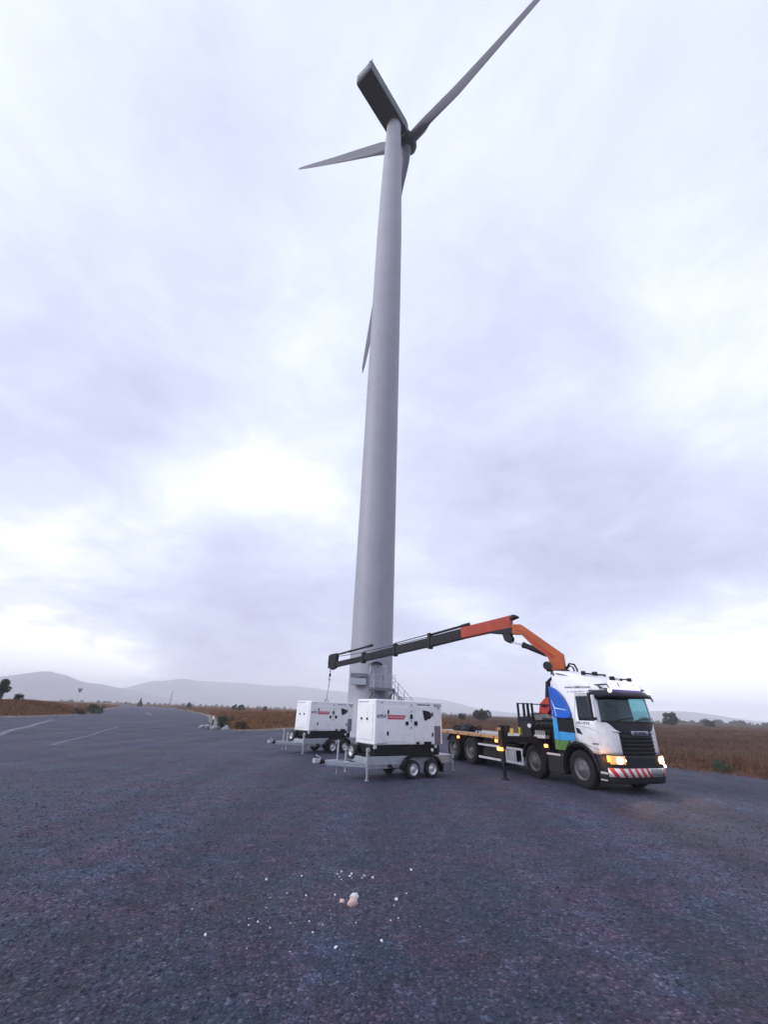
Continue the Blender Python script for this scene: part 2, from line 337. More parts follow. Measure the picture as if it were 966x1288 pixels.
# ------------------------------------------------------------------ ground
YARD = [(-14,43),(-18,53),(-28,80),(-43,116),(-60,150),(-77,183),(-110,250),(-160,330),(-215,380),
        (-205,345),(-150,270),(-123,221),(-90,155),(-72,122),(-56,92),(-49,77),(-44,62),(-43,53),(-47,46),(-56,42),(-75,40),
        (-110,45),(-110,20),(-70,-10),(-45,-45),(0,-60),(45,-50),(45,-18),(28,2),(21,11),(16.5,16.5),(15.4,20.5),(14,24),(13.5,32),(13,41),(9,50),(2,54),(-6,53),(-9.4,50),(-11.4,42.5)]
def smooth_poly(P, it=2):
    for _ in range(it):
        Q = []
        for i in range(len(P)):
            a, b = P[i], P[(i+1) % len(P)]
            Q += [(a[0]*.75+b[0]*.25, a[1]*.75+b[1]*.25), (a[0]*.25+b[0]*.75, a[1]*.25+b[1]*.75)]
        P = Q
    return P
YP = np.array(smooth_poly(YARD, 2))
def sdist(X, Y):
    """signed distance to the yard edge, positive outside"""
    X = np.asarray(X, float); Y = np.asarray(Y, float); sh = X.shape; X = X.ravel(); Y = Y.ravel()
    d2 = np.full(X.shape, 1e18); ins = np.zeros(X.shape, bool); n = len(YP)
    for i in range(n):
        a = YP[i]; b = YP[(i+1) % n]; e = b-a; t = np.clip(((X-a[0])*e[0]+(Y-a[1])*e[1])/(e@e), 0, 1)
        d2 = np.minimum(d2, (X-a[0]-t*e[0])**2+(Y-a[1]-t*e[1])**2)
        c = (a[1] > Y) != (b[1] > Y)
        with np.errstate(divide='ignore', invalid='ignore'):
            xi = a[0]+(Y-a[1])*e[0]/(e[1] if abs(e[1]) > 1e-9 else 1e-9)
        ins ^= c & (X < xi)
    d = np.sqrt(d2); return np.where(ins, -d, d).reshape(sh)
def wob(x, y, s, seed=0):
    return mnoise.noise(Vector((x*s+seed*17.3, y*s-seed*9.1, seed*3.7)))
def moor_h(X, Y):
    d = sdist(X, Y); X = np.asarray(X, float); Y = np.asarray(Y, float)
    n = np.array([wob(x,y,.09,1)*.45 + wob(x,y,.35,2)*.16 + wob(x,y,.02,3)*1.0 for x, y in zip(X.ravel(), Y.ravel())]).reshape(X.shape)
    ramp = np.clip(d/5, 0, 1); ramp = ramp*ramp*(3-2*ramp)
    h = -.12 + np.clip(d/1.2, 0, 1)*.16 + ramp*(.35 + n*.5)
    bank = np.exp(-(((X+60)/13)**2 + ((Y-76)/16)**2)**1.0)*1.0
    bank += np.exp(-(((X+74)/16)**2 + ((Y-62)/12)**2))*1.1
    h = h + bank*ramp
    h = h + np.exp(-(((X+6)/16)**2+((Y-72)/14)**2))*.7*ramp
    far = np.clip((np.hypot(X, Y)-500)/2500, 0, 1)
    h = h*(1-far*.6)
    return h

def make_ground():
    # the yard and road: one sheet
    me = MB(); me.add([(x,y,0) for x, y in YP], [tuple(range(len(YP)))])
    o = me.build('hardstanding', M['ground'], fix=False)
    if o.data.polygons[0].normal.z < 0: o.data.flip_normals()
    o.location.z = 0; tag(o, kind='structure')
    # pale verge following its edge
    v = MB(); n = len(YP); rows = []
    for i in range(n):
        a = Vector(YP[i-1]); b = Vector(YP[i]); c = Vector(YP[(i+1)%n]); t = (c-a).normalized(); nn = Vector((t.y,-t.x))
        w = 1.0+.6*wob(b.x,b.y,.15,5)
        if sdist(*(b+nn*.5)) < 0: nn = -nn
        rows.append(((b.x-nn.x*w*.7, b.y-nn.y*w*.7, .006), (b.x+nn.x*1.3, b.y+nn.y*1.3, .05)))
    rows.append(rows[0]); v.grid(rows, smooth=False, keep=lambda i,k: rows[i][0][0] < 3 and rows[i][0][1] > 5)
    o = v.build('gravel_verge', M['verge'], fix=False)
    for p in o.data.polygons:
        if p.normal.z < 0: p.flip()
    tag(o, kind='structure')
    # moor: one sheet out to the horizon
    N = 380; t = np.linspace(-1, 1, N); k = 6.6; ax = np.sinh(k*t)/math.sinh(k)*4500
    X, Y = np.meshgrid(ax, ax); Y = Y + 40; X = X - 15*np.exp(-(X/200)**2)
    Z = moor_h(X, Y)
    vs = np.stack([X.ravel(), Y.ravel(), Z.ravel()], 1)
    idx = np.arange(N*N).reshape(N, N)
    fs = np.stack([idx[:-1,:-1].ravel(), idx[:-1,1:].ravel(), idx[1:,1:].ravel(), idx[1:,:-1].ravel()], 1)
    m = bpy.data.meshes.new('moor'); m.from_pydata(vs.tolist(), [], fs.tolist()); m.materials.append(M['moor'])
    m.polygons.foreach_set('use_smooth', [True]*len(m.polygons)); m.update()
    o = bpy.data.objects.new('moor', m); COL.objects.link(o); tag(o, kind='structure')
make_ground()

# hills: one sheet of ridges standing 2.6 to 4.8 km off
def hills():
    ridge1 = [(-75,.02),(-60,.035),(-50,.03),(-44,.026),(-39.9,.0341),(-38.2,.0414),(-36.4,.0464),(-34.4,.0421),(-33,.0301),(-31.6,.0329),(-30.4,.0285),(-28.3,.024),(-25,.014),(-20,.007),(-10,.004)]
    ridge2 = [(-36,.012),(-31,.022),(-28.3,.029),(-27.1,.0405),(-23.4,.0468),(-17.2,.0464),(-10,.043),(-5.5,.039),(2.5,.0324),(5.5,.0323),(8.5,.0275),(12.8,.0125),(16,.008),(22,.006)]
    ridge3 = [(14,.004),(20,.008),(25,.013),(31,.0185),(33.9,.0198),(36.5,.0146),(38.3,.0095),(40.4,.006),(46,.01),(60,.02),(75,.01)]
    mb = MB()
    for ridge, Rr, wd, sd in ((ridge1,2500,600,1),(ridge2,3100,700,2),(ridge3,2700,600,3)):
        A = np.linspace(ridge[0][0], ridge[-1][0], 260); E = np.interp(A, [r[0] for r in ridge], [r[1] for r in ridge])
        E = np.convolve(np.pad(E, 3, mode='edge'), np.ones(7)/7, 'valid')
        rows = []
        for j in range(15):
            u = j/14*2-1; row = []
            for a, e in zip(A, E):
                rad = Rr + u*wd; prof = max(0, 1-abs(u)**1.7)
                h = e*Rr*prof
                nz = mnoise.fractal(Vector((a*.35, u*3+sd*9, sd)), 1, 2, 5)*.07
                edge = min(1, (a-A[0])/3, (A[-1]-a)/3); h = h*(1+nz*(1-.6*(u==0)))*max(0,edge) - 3
                row.append((rad*math.sin(R(a)), rad*math.cos(R(a)), h))
            rows.append(row)
        mb.grid(rows)
    o = mb.build('hills', M['hill'], fix=False)
    for p in o.data.polygons:
        if p.normal.z < 0: p.flip()
    tag(o, kind='structure')
hills()

# worn painted lines on the road
ln = MB()
def strip(a, b, w, z=.010, n=30):
    a = Vector(a); b = Vector(b); d = (b-a).normalized(); s = Vector((d.y,-d.x)); rows = []
    for i in range(n+1):
        p = a.lerp(b, i/n); ww = w*(.75+.5*abs(wob(p.x,p.y,1.1,8))); off = s*wob(p.x,p.y,.12,9)*.35
        p = p+off; rows.append(((p.x-s.x*ww/2,p.y-s.y*ww/2,z),(p.x+s.x*ww/2,p.y+s.y*ww/2,z)))
    ln.grid(rows, smooth=False)
strip((-17,18.5),(-35.5,51.5),.5); strip((-15.5,23),(-23.1,42),.20); strip((-55,111),(-40.3,83),.55)
o = ln.build('road_marking', M['line'], fix=False)
for p_ in o.data.polygons:
    if p_.normal.z < 0: p_.flip()
tag(o, kind='structure')

# ------------------------------------------------------------------ loose stuff
def tri_cloud(name, V, F, tone, m, label, cat, parent=None):
    me = bpy.data.meshes.new(name); me.from_pydata(V.tolist(), [], F.tolist()); me.materials.append(m)
    a = me.attributes.new('tone','FLOAT','POINT'); a.data.foreach_set('value', tone.astype(np.float32))
    me.update(); o = bpy.data.objects.new(name, me); COL.objects.link(o)
    if parent: o.parent = parent
    if label: tag(o, label, cat, kind='stuff')
    return o
def grass():
    # tufts of bent grass and heather, denser near the yard's edge
    X = []; Y = []
    n = 260000
    rr = 14*np.exp(rng.random(n)*math.log(420/14)); aa = np.radians(rng.uniform(-52, 52, n))
    X = rr*np.sin(aa); Y = rr*np.cos(aa)
    X2 = rng.normal(-60,13,30000); Y2 = rng.normal(73,14,30000)
    X = np.r_[X,X2]; Y = np.r_[Y,Y2]; d = sdist(X, Y); k = (d > .35)|((d > -.7)&(rng.random(len(d)) < .35)); X = X[k]; Y = Y[k]; d = d[k]
    sel = rng.random(len(X)) < .55; X = X[sel]; Y = Y[sel]; d = d[sel]
    Z = np.maximum(moor_h(X, Y), np.where(d<.4,0,-9)); r = np.hypot(X, Y); n = len(X)
    hgt = (.06+.20*rng.random(n)**2)*np.clip(d/2.5,.3,1)*(1+r/260)*np.array([.55+1.1*max(0,.5+wob(x_,y_,.28,11)) for x_,y_ in zip(X,Y)]); wid = .018+.028*rng.random(n)+r*.0006
    tone = rng.random(n)
    V = []; F = []; T = []
    for b in range(6):
        th = rng.random(n)*2*PI; le = rng.normal(0,.35,n)*hgt; ox = rng.normal(0,.16,n)*(1+r/70); oy = rng.normal(0,.16,n)*(1+r/70)
        p0 = np.stack([X+ox-np.cos(th)*wid, Y+oy-np.sin(th)*wid, Z-.03], 1); p1 = np.stack([X+ox+np.cos(th)*wid, Y+oy+np.sin(th)*wid, Z-.03], 1)
        p2 = np.stack([X+ox+np.sin(th)*le, Y+oy+np.cos(th)*le, Z+hgt*rng.uniform(.6,1.1,n)], 1)
        o = 3*n*b; V.append(np.stack([p0,p1,p2],1).reshape(-1,3)); F.append(np.arange(3*n).reshape(-1,3)+o); T.append(np.repeat(tone+rng.normal(0,.1,n),3))
    tri_cloud('moor_grass', np.concatenate(V), np.concatenate(F), np.clip(np.concatenate(T),0,1), M['grass'], 'orange brown moor grass and heather covering the bog around the gravel', 'grass')
grass()
def gravel():
    n = 60000
    r = 1.5*np.exp(rng.random(n)**.8*math.log(30/1.5)); a = np.radians(rng.uniform(-50,50,n)); X = r*np.sin(a); Y = r*np.cos(a)
    k = sdist(X,Y) < -.3; X = X[k]; Y = Y[k]; r = r[k]; n = len(X)
    s = (.0055+.011*rng.random(n)**3)*(1+r*.05)*np.clip((32-r)/20,.15,1)
    base = np.array([(1,0,0),(-1,0,0),(0,1,0),(0,-1,0),(0,0,1),(0,0,-1)], float); fc = np.array([(0,2,4),(2,1,4),(1,3,4),(3,0,4),(2,0,5),(1,2,5),(3,1,5),(0,3,5)])
    sc = rng.uniform(.6,1.4,(n,1,3))*np.array([1,1,.55]); th = rng.random(n)*6.28; V = base[None]*sc*s[:,None,None]*rng.uniform(.7,1.3,(n,6,1))
    c, q = np.cos(th)[:,None], np.sin(th)[:,None]; x = V[...,0]*c-V[...,1]*q; y = V[...,0]*q+V[...,1]*c
    V = np.stack([x+X[:,None], y+Y[:,None], V[...,2]+(s*.15)[:,None]], -1).reshape(-1,3)
    F = (fc[None]+6*np.arange(n)[:,None,None]).reshape(-1,3)
    pale = np.exp(-(((X+.25)/.75)**2+((Y-6.3)/.7)**2))*(rng.random(n)<.22)*rng.uniform(.3,.6,n)
    tone = np.repeat(np.clip(rng.beta(2.2,2.2,n)*.93+pale,0,1), 6)
    tri_cloud('loose_gravel', V, F, tone, M['stone'], 'small loose stones scattered over the dark yard surface', 'gravel')
gravel()

def rock_mesh(s, seed, flat=.7, sub=2):
    import bmesh
    bm = bmesh.new(); bmesh.ops.create_icosphere(bm, subdivisions=sub, radius=1)
    for v in bm.verts:
        f = 1+.45*mnoise.noise(v.co*1.1+Vector((seed*5.1,0,0)))+.12*mnoise.noise(v.co*3.3+Vector((0,seed*3.3,0)))
        v.co = Vector((v.co.x*f*s[0], v.co.y*f*s[1], v.co.z*f*s[2]))
    me = bpy.data.meshes.new('rock'); bm.to_mesh(me); bm.free(); return me
# pale pebbles in front of the camera, each one a thing
PEB = [(-.20,6.10,.060,1,'largest pinkish stone lying below the white one in the middle foreground'),
       (-.19,6.29,.050,0,'bright white stone touching the top of the pinkish stone'),
       (-.32,6.16,.030,1,'small pinkish chip just left of the largest pinkish stone'),]
px_peb = [(-.45,7.04),(-.40,7.12),(-.28,6.98),(-.26,7.06),(-.12,6.93),(-.08,7.02),(-.38,6.85),(.02,6.95),(.30,6.28),(.27,6.12),(-.14,5.66),(.22,5.74),(.30,5.80),
          (-1.20,5.52),(-1.13,5.60),(-1.24,5.66),(-.80,5.60),(-.98,5.48),(-.62,5.66),(-.55,5.42),(-1.32,6.75),(-.90,6.92),(-.98,6.35),(-.75,6.30),(-.42,6.35),(-.70,5.05),(-.30,5.15),(-1.55,5.3),(.55,7.3),(.12,5.3)]
for _k in range(34):
    _c = random.choice([(-.27,7.0,.16,.07),(-.27,7.0,.16,.07),(-.9,5.7,.45,.3),(.0,6.2,.45,.5),(-.7,6.4,.7,.5)]); px_peb.append((random.gauss(_c[0],_c[2]),random.gauss(_c[1],_c[3])))
for i, (x, y) in enumerate(px_peb): PEB.append((x, y, (.009+.014*random.random()**2) if i < 30 else .004+.007*random.random(), 0, None))
for i, (x, y, s, pk, lab) in enumerate(PEB):
    me = rock_mesh((s, s*random.uniform(.7,1), s*random.uniform(.5,.75)) if i else (s*1.0,s*.8,s*.8), i, sub=2 if s > .028 else 1); me.materials.append(M['pebble_pink' if pk else 'pebble'])
    o = bpy.data.objects.new('stone' if s > .028 else 'pebble', me); COL.objects.link(o); o.location = (x, y, s*.3); o.rotation_euler.z = random.random()*6
    if lab: tag(o, lab, 'stone')
    else: tag(o, 'tiny pale pebble scattered on the dark gravel in the foreground', 'pebble', 'tiny pale pebbles scattered around the pinkish stone')

# ------------------------------------------------------------------ plants
def leaf_cloud(centres, n, size, squash=1.0, drop=0):
    V = []; T = []
    C = np.array([c[:3] for c in centres]); r = np.array([c[3] for c in centres]); w = r**2; k = rng.choice(len(r), n, p=w/w.sum())
    d = rng.normal(size=(n,3)); d /= np.linalg.norm(d,axis=1)[:,None]; rad = rng.random(n)**.45
    P = C[k]+d*rad[:,None]*r[k][:,None]*np.array([1,1,squash]); P[:,2] = np.maximum(P[:,2], .02)
    u = rng.normal(size=(n,3)); u /= np.linalg.norm(u,axis=1)[:,None]; v = np.cross(u, rng.normal(size=(n,3))); v /= np.linalg.norm(v,axis=1)[:,None]
    s = size*rng.uniform(.6,1.4,n)[:,None]
    V = np.stack([P-u*s, P+v*s*.55, P+u*s, P-v*s*.55], 1).reshape(-1,3); F = np.arange(4*n).reshape(-1,4)
    return V, F, np.repeat(np.clip(rng.random(n)*.6+(k%5)*.1,0,1), 4)
def plant(kind, loc, h, w, label, cat, m, n=900, leaf=.07, group=None, conifer=False, lean=0):
    z = float(moor_h(np.array([loc[0]]), np.array([loc[1]]))[0]); root = empty(kind, (loc[0],loc[1],max(z,-.02)-.03)); tag(root, label, cat, group)
    t = MB(); cs = []
    if conifer:
        t.cyl((0,0,0),(0,0,h*.95),h*.03,h*.006)
        for i in range(14):
            f = i/13; rr = w/2*(1-f)**.9*.8; 
            for j in range(5): a = random.random()*6.28; cs.append((math.cos(a)*rr*.6, math.sin(a)*rr*.6, h*(.14+.84*f), max(.06*w, rr*.5)))
    else:
        for j in range(5):
            a = j*1.3+random.random(); e = (math.cos(a)*w*.3+lean*.6, math.sin(a)*w*.3, h*random.uniform(.55,.8))
            t.tube([(0,0,0),(e[0]*.35,e[1]*.35,h*.3),e], [h*.028,h*.02,h*.008], 6)
        for j in range(16):
            a = random.random()*6.28; q = random.random()**.6; zz = h*random.uniform(.22,.85)
            cs.append((math.cos(a)*w*.36*q+lean*zz/h, math.sin(a)*w*.36*q, zz, w*random.uniform(.10,.22)))
    t.build('trunk', M['bark'], root)
    V, F, T = leaf_cloud(cs, n, leaf); tri_cloud('crown', V, F, T, m, None, None, root)
    return root
plant('tree', (-59.4,71.5), 3.5, 3.0, 'dark leafy tree at the left edge of the photo, on the orange grass bank', 'tree', M['leaf_dark'], 2600, .13, lean=.5)
plant('tree', (-58.2,69), 1.9, 3.6, 'low dark tree behind the leaning tree at the left edge', 'tree', M['leaf_dark'], 1800, .13)
plant('bush', (-57.8,74), 1.1, 1.6, 'small dark bush on top of the left grass bank', 'bush', M['leaf_dark'], 600, .1)
plant('bush', (-50.5,84), 1.2, 3.2, 'dark green bush at the road end of the left bank', 'bush', M['leaf_green'], 900, .1)
plant('bush', (-56.5,92), 1.5, 2.6, 'dark scrub beside the white marker where the road bends', 'bush', M['leaf_dark'], 800, .12)
plant('bush', (-48.8,76.2), .9, 2.2, 'low brown scrub at the foot of the left bank', 'bush', M['leaf_dark'], 600, .09)
plant('conifer', (-144,280), 4.6, 3.4, 'lone pointed conifer far beyond the bend of the road', 'tree', M['leaf_far'], 900, .35, conifer=True)
plant('bush', (-98,240), 3.0, 3.6, 'dark round bush far off, right of the thin mast', 'bush', M['leaf_far'], 700, .3)
plant('bush', (-62,200), 2.0, 2.6, 'small distant bush above the white post by the road', 'bush', M['leaf_far'], 600, .25)
plant('bush', (-53,180), 2.2, 3.2, 'wide dark bush on the skyline left of the rear generator', 'bush', M['leaf_far'], 800, .25)
plant('bush', (-46,190), 1.9, 2.6, 'low bush on the skyline nearest the rear generator', 'bush', M['leaf_far'], 600, .25)
plant('bush', (-14.6,44.8), 1.15, 1.9, 'grey green bush among the boulders at the road corner', 'bush', M['leaf_green'], 1100, .07)
plant('bush', (-12.6,43.9), .7, 1.6, 'low dark bush right of the boulders at the road corner', 'bush', M['leaf_dark'], 700, .06)
plant('bush', (24.2,105), 2.3, 5.2, 'wide dark bush behind the lorry deck', 'bush', M['leaf_far'], 1100, .25)
plant('bush', (20.3,110), 1.6, 2.0, 'small dark bush seen above the deck beside the wide bush', 'bush', M['leaf_far'], 500, .22)
plant('tree', (105,165), 4.4, 6.2, 'round dark tree on the right skyline beside the lorry cab', 'tree', M['leaf_far'], 1500, .35)
plant('tree', (99,168), 2.6, 3.4, 'shorter dark tree just left of the round skyline tree', 'tree', M['leaf_far'], 900, .3)
plant('bush', (122,170), 2.0, 5, 'low dark bush right of the round skyline tree', 'bush', M['leaf_far'], 800, .3)
# scrub lining the yard's right edge
for i,(x,y,h,w,lab) in enumerate([(15.6,21.6,.45,1.1,'green tuft of scrub at the yard edge behind the cab front'),(18.2,20.6,.5,1.4,'low brown scrub in the middle of the right hand verge'),(16.9,17.8,.42,1.1,'dark green scrub on the verge nearest the right edge')]):
    plant('scrub', (x,y), h, w, lab, 'scrub', M['leaf_green' if i!=1 else 'leaf_dark'], 700, .035)
# far plantation belt along the right skyline
def belt():
    cs = []
    for i in range(420):
        a = R(random.uniform(18,47)); rr = random.uniform(430,600); hh = random.uniform(1.5,6)*(.4+.6*abs(wob(a*30,0,1,4))*2)
        cs.append((rr*math.sin(a), rr*math.cos(a), hh*.5, hh*.8))
    for i in range(200):
        a = R(random.uniform(-36,12)); rr = random.uniform(560,760); hh = random.uniform(1,3.4)
        cs.append((rr*math.sin(a), rr*math.cos(a), hh*.4, hh*.7))
    V, F, T = leaf_cloud(cs, 22000, .8); tri_cloud('far_scrub', V, F, T, M['leaf_far'], 'dark belt of far off scrub along the skyline', 'woodland')
belt()

# boulders, marker posts, sign, mast
for i,(x,y,s,lab) in enumerate([(-15.6,43.6,(.36,.3,.26),'largest pale boulder beside the green and white marker post'),(-14.9,43.1,(.3,.24,.2),'grey boulder in front of the low dark bush'),(-13.7,42.6,(.34,.26,.17),'flat pale boulder nearest the yard at the road corner'),(-16.6,44.8,(.34,.3,.2),'pale rounded boulder left of the marker post'),(-14.0,43.7,(.22,.2,.24),'small upright boulder between the two bushes')]):
    me = rock_mesh(s, i+50); me.materials.append(M['rock']); o = bpy.data.objects.new('boulder', me); COL.objects.link(o); o.location = (x,y,s[2]*.5)
    tag(o, lab, 'boulder', 'boulders at the road corner')
def marker(loc, h, lab, green):
    r = empty('marker_post', loc); tag(r, lab, 'marker post')
    a = MB(); a.prism([(-.06,-.035),(.06,-.035),(.05,.035),(-.05,.035)], 0, h, 'z'); a.build('post', M['leaf_green'] if green else M['white'], r, .01)
    b = MB(); b.b2(-.085,.085,-.062,-.037,h-.36,h-.06); b.build('reflector', M['lampw'] if 'lampw' in M else M['white_mark'], r, .008)
    return r
marker((-15.35,43.9,0), 1.15, 'green marker post with a white plate among the boulders', True)
marker((-62.4,104.5,0), 1.3, 'plain white marker post at the bend of the road', False)
sg = empty('road_sign', (-66.5,102,.2)); tag(sg, 'small dark triangular road sign on a thin post left of the bend', 'road sign')
a = MB(); a.cyl((0,0,0),(0,0,4.3),.035); a.build('post', M['galv'], sg)
a = MB(); a.prism([(-.62,4.25),(.62,4.25),(.25,3.45),(-.1,3.4)], -.06, -.035); a.build('sign_plate', M['tower_dark'], sg, .01)
ms = empty('mast', (-135,300,0)); tag(ms, 'thin lattice mast standing far off on the plain', 'mast')
a = MB()
for q in range(3):
    an = q*2.094; a.tube([(math.cos(an)*.5,math.sin(an)*.5,0),(math.cos(an)*.22,math.sin(an)*.22,9)], .06, 5)
for i in range(12):
    for q in range(3):
        an, bn = q*2.094, (q+1)*2.094; r0 = .5-.28*i/12; r1 = .5-.28*(i+1)/12
        a.tube([(math.cos(an)*r0,math.sin(an)*r0,9*i/12),(math.cos(bn)*r1,math.sin(bn)*r1,9*(i+1)/12)], .035, 4)
a.build('lattice', M['tower_dark'], ms)
a = MB(); a.tube([(0,0,9),(0,0,10.5)], .04, 5); a.box((0,0,9),(.5,.5,.3)); a.build('antenna', M['tower_dark'], ms)

def text_mesh(body, size, name, m, parent, origin, xdir, updir, extrude=.002, width=None, bold=0):
    cu = bpy.data.curves.new(name+'_c','FONT'); cu.body = body; cu.size = size; cu.extrude = extrude; cu.align_x = 'CENTER'; cu.align_y = 'CENTER'; cu.offset = bold
    to = bpy.data.objects.new('tmp', cu); COL.objects.link(to); dg = bpy.context.evaluated_depsgraph_get()
    me = bpy.data.meshes.new_from_object(to.evaluated_get(dg)); bpy.data.objects.remove(to); bpy.data.curves.remove(cu)
    x = Vector(xdir).normalized(); u = Vector(updir).normalized(); n = x.cross(u); X = Matrix((x,u,n)).transposed()
    sc = 1
    if width:
        w = max(v.co.x for v in me.vertices)-min(v.co.x for v in me.vertices); sc = width/w
    for v in me.vertices: v.co = X @ Vector((v.co.x*sc, v.co.y, v.co.z)) + Vector(origin)
    me.materials.clear(); me.materials.append(m); me.name = name
    o = bpy.data.objects.new(name, me); COL.objects.link(o); o.parent = parent; return o

# ================================================================== WIND TURBINE
TX, TY, TH = -.68, 40.0, 103.2
wt = empty('wind_turbine', (TX,TY,0)); tag(wt, 'tall pale grey wind turbine with a steel door and stairs at its foot', 'wind turbine')
prof = [(2.12,0),(2.12,.25),(1.95,.26),(1.93,3.5),(1.93,25)]+[(1.93,26),(1.935,40),(1.93,55),(1.90,68),(1.76,80),(1.60,90),(1.33,101.5),(1.36,102.2),(1.36,103.2)]
prof2 = []
for i,(r_,h_) in enumerate(prof):
    prof2.append((r_,h_))
def rad_at(z): return float(np.interp(z,[h for r,h in prof],[r for r,h in prof]))
mb = MB(); mb.lathe(prof, n=72); mb.build('tower', M['tower'], wt)
mb = MB()
for z in (24.6, 49.5, 76.5): mb.lathe([(rad_at(z)-.002,z-.05),(rad_at(z)+.006,z-.045),(rad_at(z)+.006,z+.045),(rad_at(z)-.002,z+.05)], n=72)
mb.build('flange', M['tower'], wt)
# door, facing a little right of the camera
th = R(22); fd = Vector((math.sin(th),-math.cos(th),0)); sdv = Vector((math.cos(th),math.sin(th),0))
RM = Matrix((sdv, -fd, Vector((0,0,1)))).transposed()   # local x right, y into the tower, z up
def tp(x, out, z): v = sdv*x + fd*out; return (v.x, v.y, z)
mb = MB(); mb.box(tp(0,1.86,4.66),(1.56,.30,1.86),RM); dr = mb.build('door_housing', M['tower_door'], wt, .03)
mb = MB(); mb.box(tp(.02,2.03,4.62),(.92,.05,1.7),RM); mb.build('door', M['tower'], dr, .012)
mb = MB(); mb.box(tp(.34,2.075,4.62),(.05,.05,.22),RM); mb.build('door_handle', M['tower_dark'], dr)
mb = MB()   # curved rain hood over the door
rows = []
for k in range(11):
    q = k/10*PI; xx = -math.cos(q)*.52-.42; zz = 5.62+math.sin(q)*.26; rows.append([tp(xx,1.8,zz),tp(xx,2.45,zz-.05),tp(xx,2.45,zz-.10),tp(xx,1.8,zz-.05)])
mb.grid(rows, closed=True, smooth=False); mb.tube([tp(-.80,1.95,4.75),tp(-.82,2.4,5.1),tp(-.80,2.44,5.6)], .035, 6); mb.build('door_canopy', M['tower_dark'], wt)
mb = MB(); mb.box(tp(.05,2.55,3.66),(1.9,1.25,.09),RM); mb.box(tp(.05,3.17,3.6),(1.9,.06,.2),RM)
for sx_ in (-.85,.95): mb.bar(tp(sx_,1.9,2.7),tp(sx_,3.1,3.6),.08,.08); mb.bar(tp(sx_,3.05,0),tp(sx_,3.05,3.6),.09,.09)
mb.bar(tp(-.85,3.05,1.6),tp(.95,3.05,3.5),.05,.05); mb.bar(tp(.95,3.05,1.6),tp(-.85,3.05,3.5),.05,.05)
mb.build('platform', M['tower_dark'], wt)
# equipment cabinet on the left of the landing
mb = MB(); mb.box((-1.0,-1.92,4.18),(1.35,.55,.52)); bx_ = mb.build('cabinet', M['tower_door'], wt, .02)
mb = MB(); mb.box((-1.0,-1.95,4.67),(1.35,.5,.34)); mb.build('louvre', M['vent'], bx_, .01)
mb = MB(); mb.box((-.62,-2.215,4.68),(.5,.03,.24)); mb.box((-1.35,-2.215,4.68),(.2,.03,.16)); mb.build('hatch', M['tower_dark'], bx_)
# stairs running down to the right with railings
st = MB(); s0 = Vector(tp(1.0,2.55,3.66)); sd_ = Vector((1.0,-.10,0)).normalized(); nrm = Vector((-sd_.y,sd_.x,0)); run = 3.6
e0 = s0+sd_*run; e0.z = 0
for w in (-.42,.42): st.bar(s0+nrm*w, e0+nrm*w, .05, .24)
for i in range(18):
    f = (i+.5)/18; c = s0.lerp(e0, f); st.bar(c-nrm*.42, c+nrm*.42, .24, .035)
st.build('stairs', M['stair'], wt)
for w in (-.42,.42):
    rl = MB(); up = Vector((0,0,1.0)); a_ = s0+nrm*w; b_ = e0+nrm*w
    rl.tube([a_+up,b_+up], .028, 6); rl.tube([a_+up*.55,b_+up*.55], .02, 6)
    for i in range(8): c = a_.lerp(b_, i/7); rl.tube([c, c+up], .022, 6)
    rl.build('stair_railing', M['stair'], wt)
rl = MB()
for z in (4.7,4.2): rl.tube([tp(-.9,3.15,z),tp(1.0,3.15,z)], .025, 6); rl.tube([tp(-.9,2.0,z),tp(-.9,3.15,z)], .025, 6)
for x_ in (-.9,-.3,.4,1.0): rl.tube([tp(x_,3.15,3.68),tp(x_,3.15,4.7)], .025, 6)
rl.build('platform_railing', M['stair'], wt)
# nacelle
phi = R(39.5); tilt = R(4.6); fw = Vector((math.sin(phi),math.cos(phi),0)); sw = Vector((math.cos(phi),-math.sin(phi),0)); NM = Matrix((fw,-sw,Vector((0,0,1)))).transposed()
def npnt(x,y,z): v = fw*x - sw*y; return (v.x, v.y, TH+z)
def nbox(mb, x0,x1,y0,y1,z0,z1,mi=0): mb.box(npnt((x0+x1)/2,(y0+y1)/2,(z0+z1)/2),(x1-x0,y1-y0,z1-z0),NM,mi)
mb = MB()
secs = [(-8.95,1.62,.25,3.0),(-8.8,1.75,.05,3.25),(-4,1.76,0,3.15),(1.6,1.75,0,3.15),(2.4,1.6,.25,3.0)]
rows = [[npnt(x,-w,z0),npnt(x,w,z0),npnt(x,w,z1),npnt(x,-w,z1)] for (x,w,z0,z1) in secs]
mb.grid(rows, closed=True, smooth=False); n0 = len(mb.v); mb.add(rows[0],[(0,1,2,3)]); mb.add(rows[-1],[(3,2,1,0)])
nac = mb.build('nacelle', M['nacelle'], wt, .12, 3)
mb = MB()
for x in (-7.2,-4.6,-2.0): nbox(mb,x-.05,x+.05,-1.79,1.79,-.03,3.18)
mb.build('panel_seam', M['nacelle'], nac)
mb = MB(); nbox(mb,-8.6,1.9,-1.68,1.68,-.10,-.035); mb.build('underside_shade', M['black'], nac)  # near-black slab added to darken the underside: painted shade, no real part
mb = MB(); nbox(mb,-9.03,-8.81,-1.25,1.25,.7,2.4); mb.build('rear_louvre', M['tower_dark'], nac)
mb = MB(); mb.tube([npnt(-8.6,-1.5,3.1),npnt(-8.6,-1.5,4.5)], .07, 6); mb.tube([npnt(-8.6,-1.75,4.3),npnt(-8.6,-1.1,4.3)], .05, 6); mb.box(npnt(-8.6,-1.1,4.45),(.3,.3,.35),NM); mb.build('wind_vane', M['tower_dark'], nac)
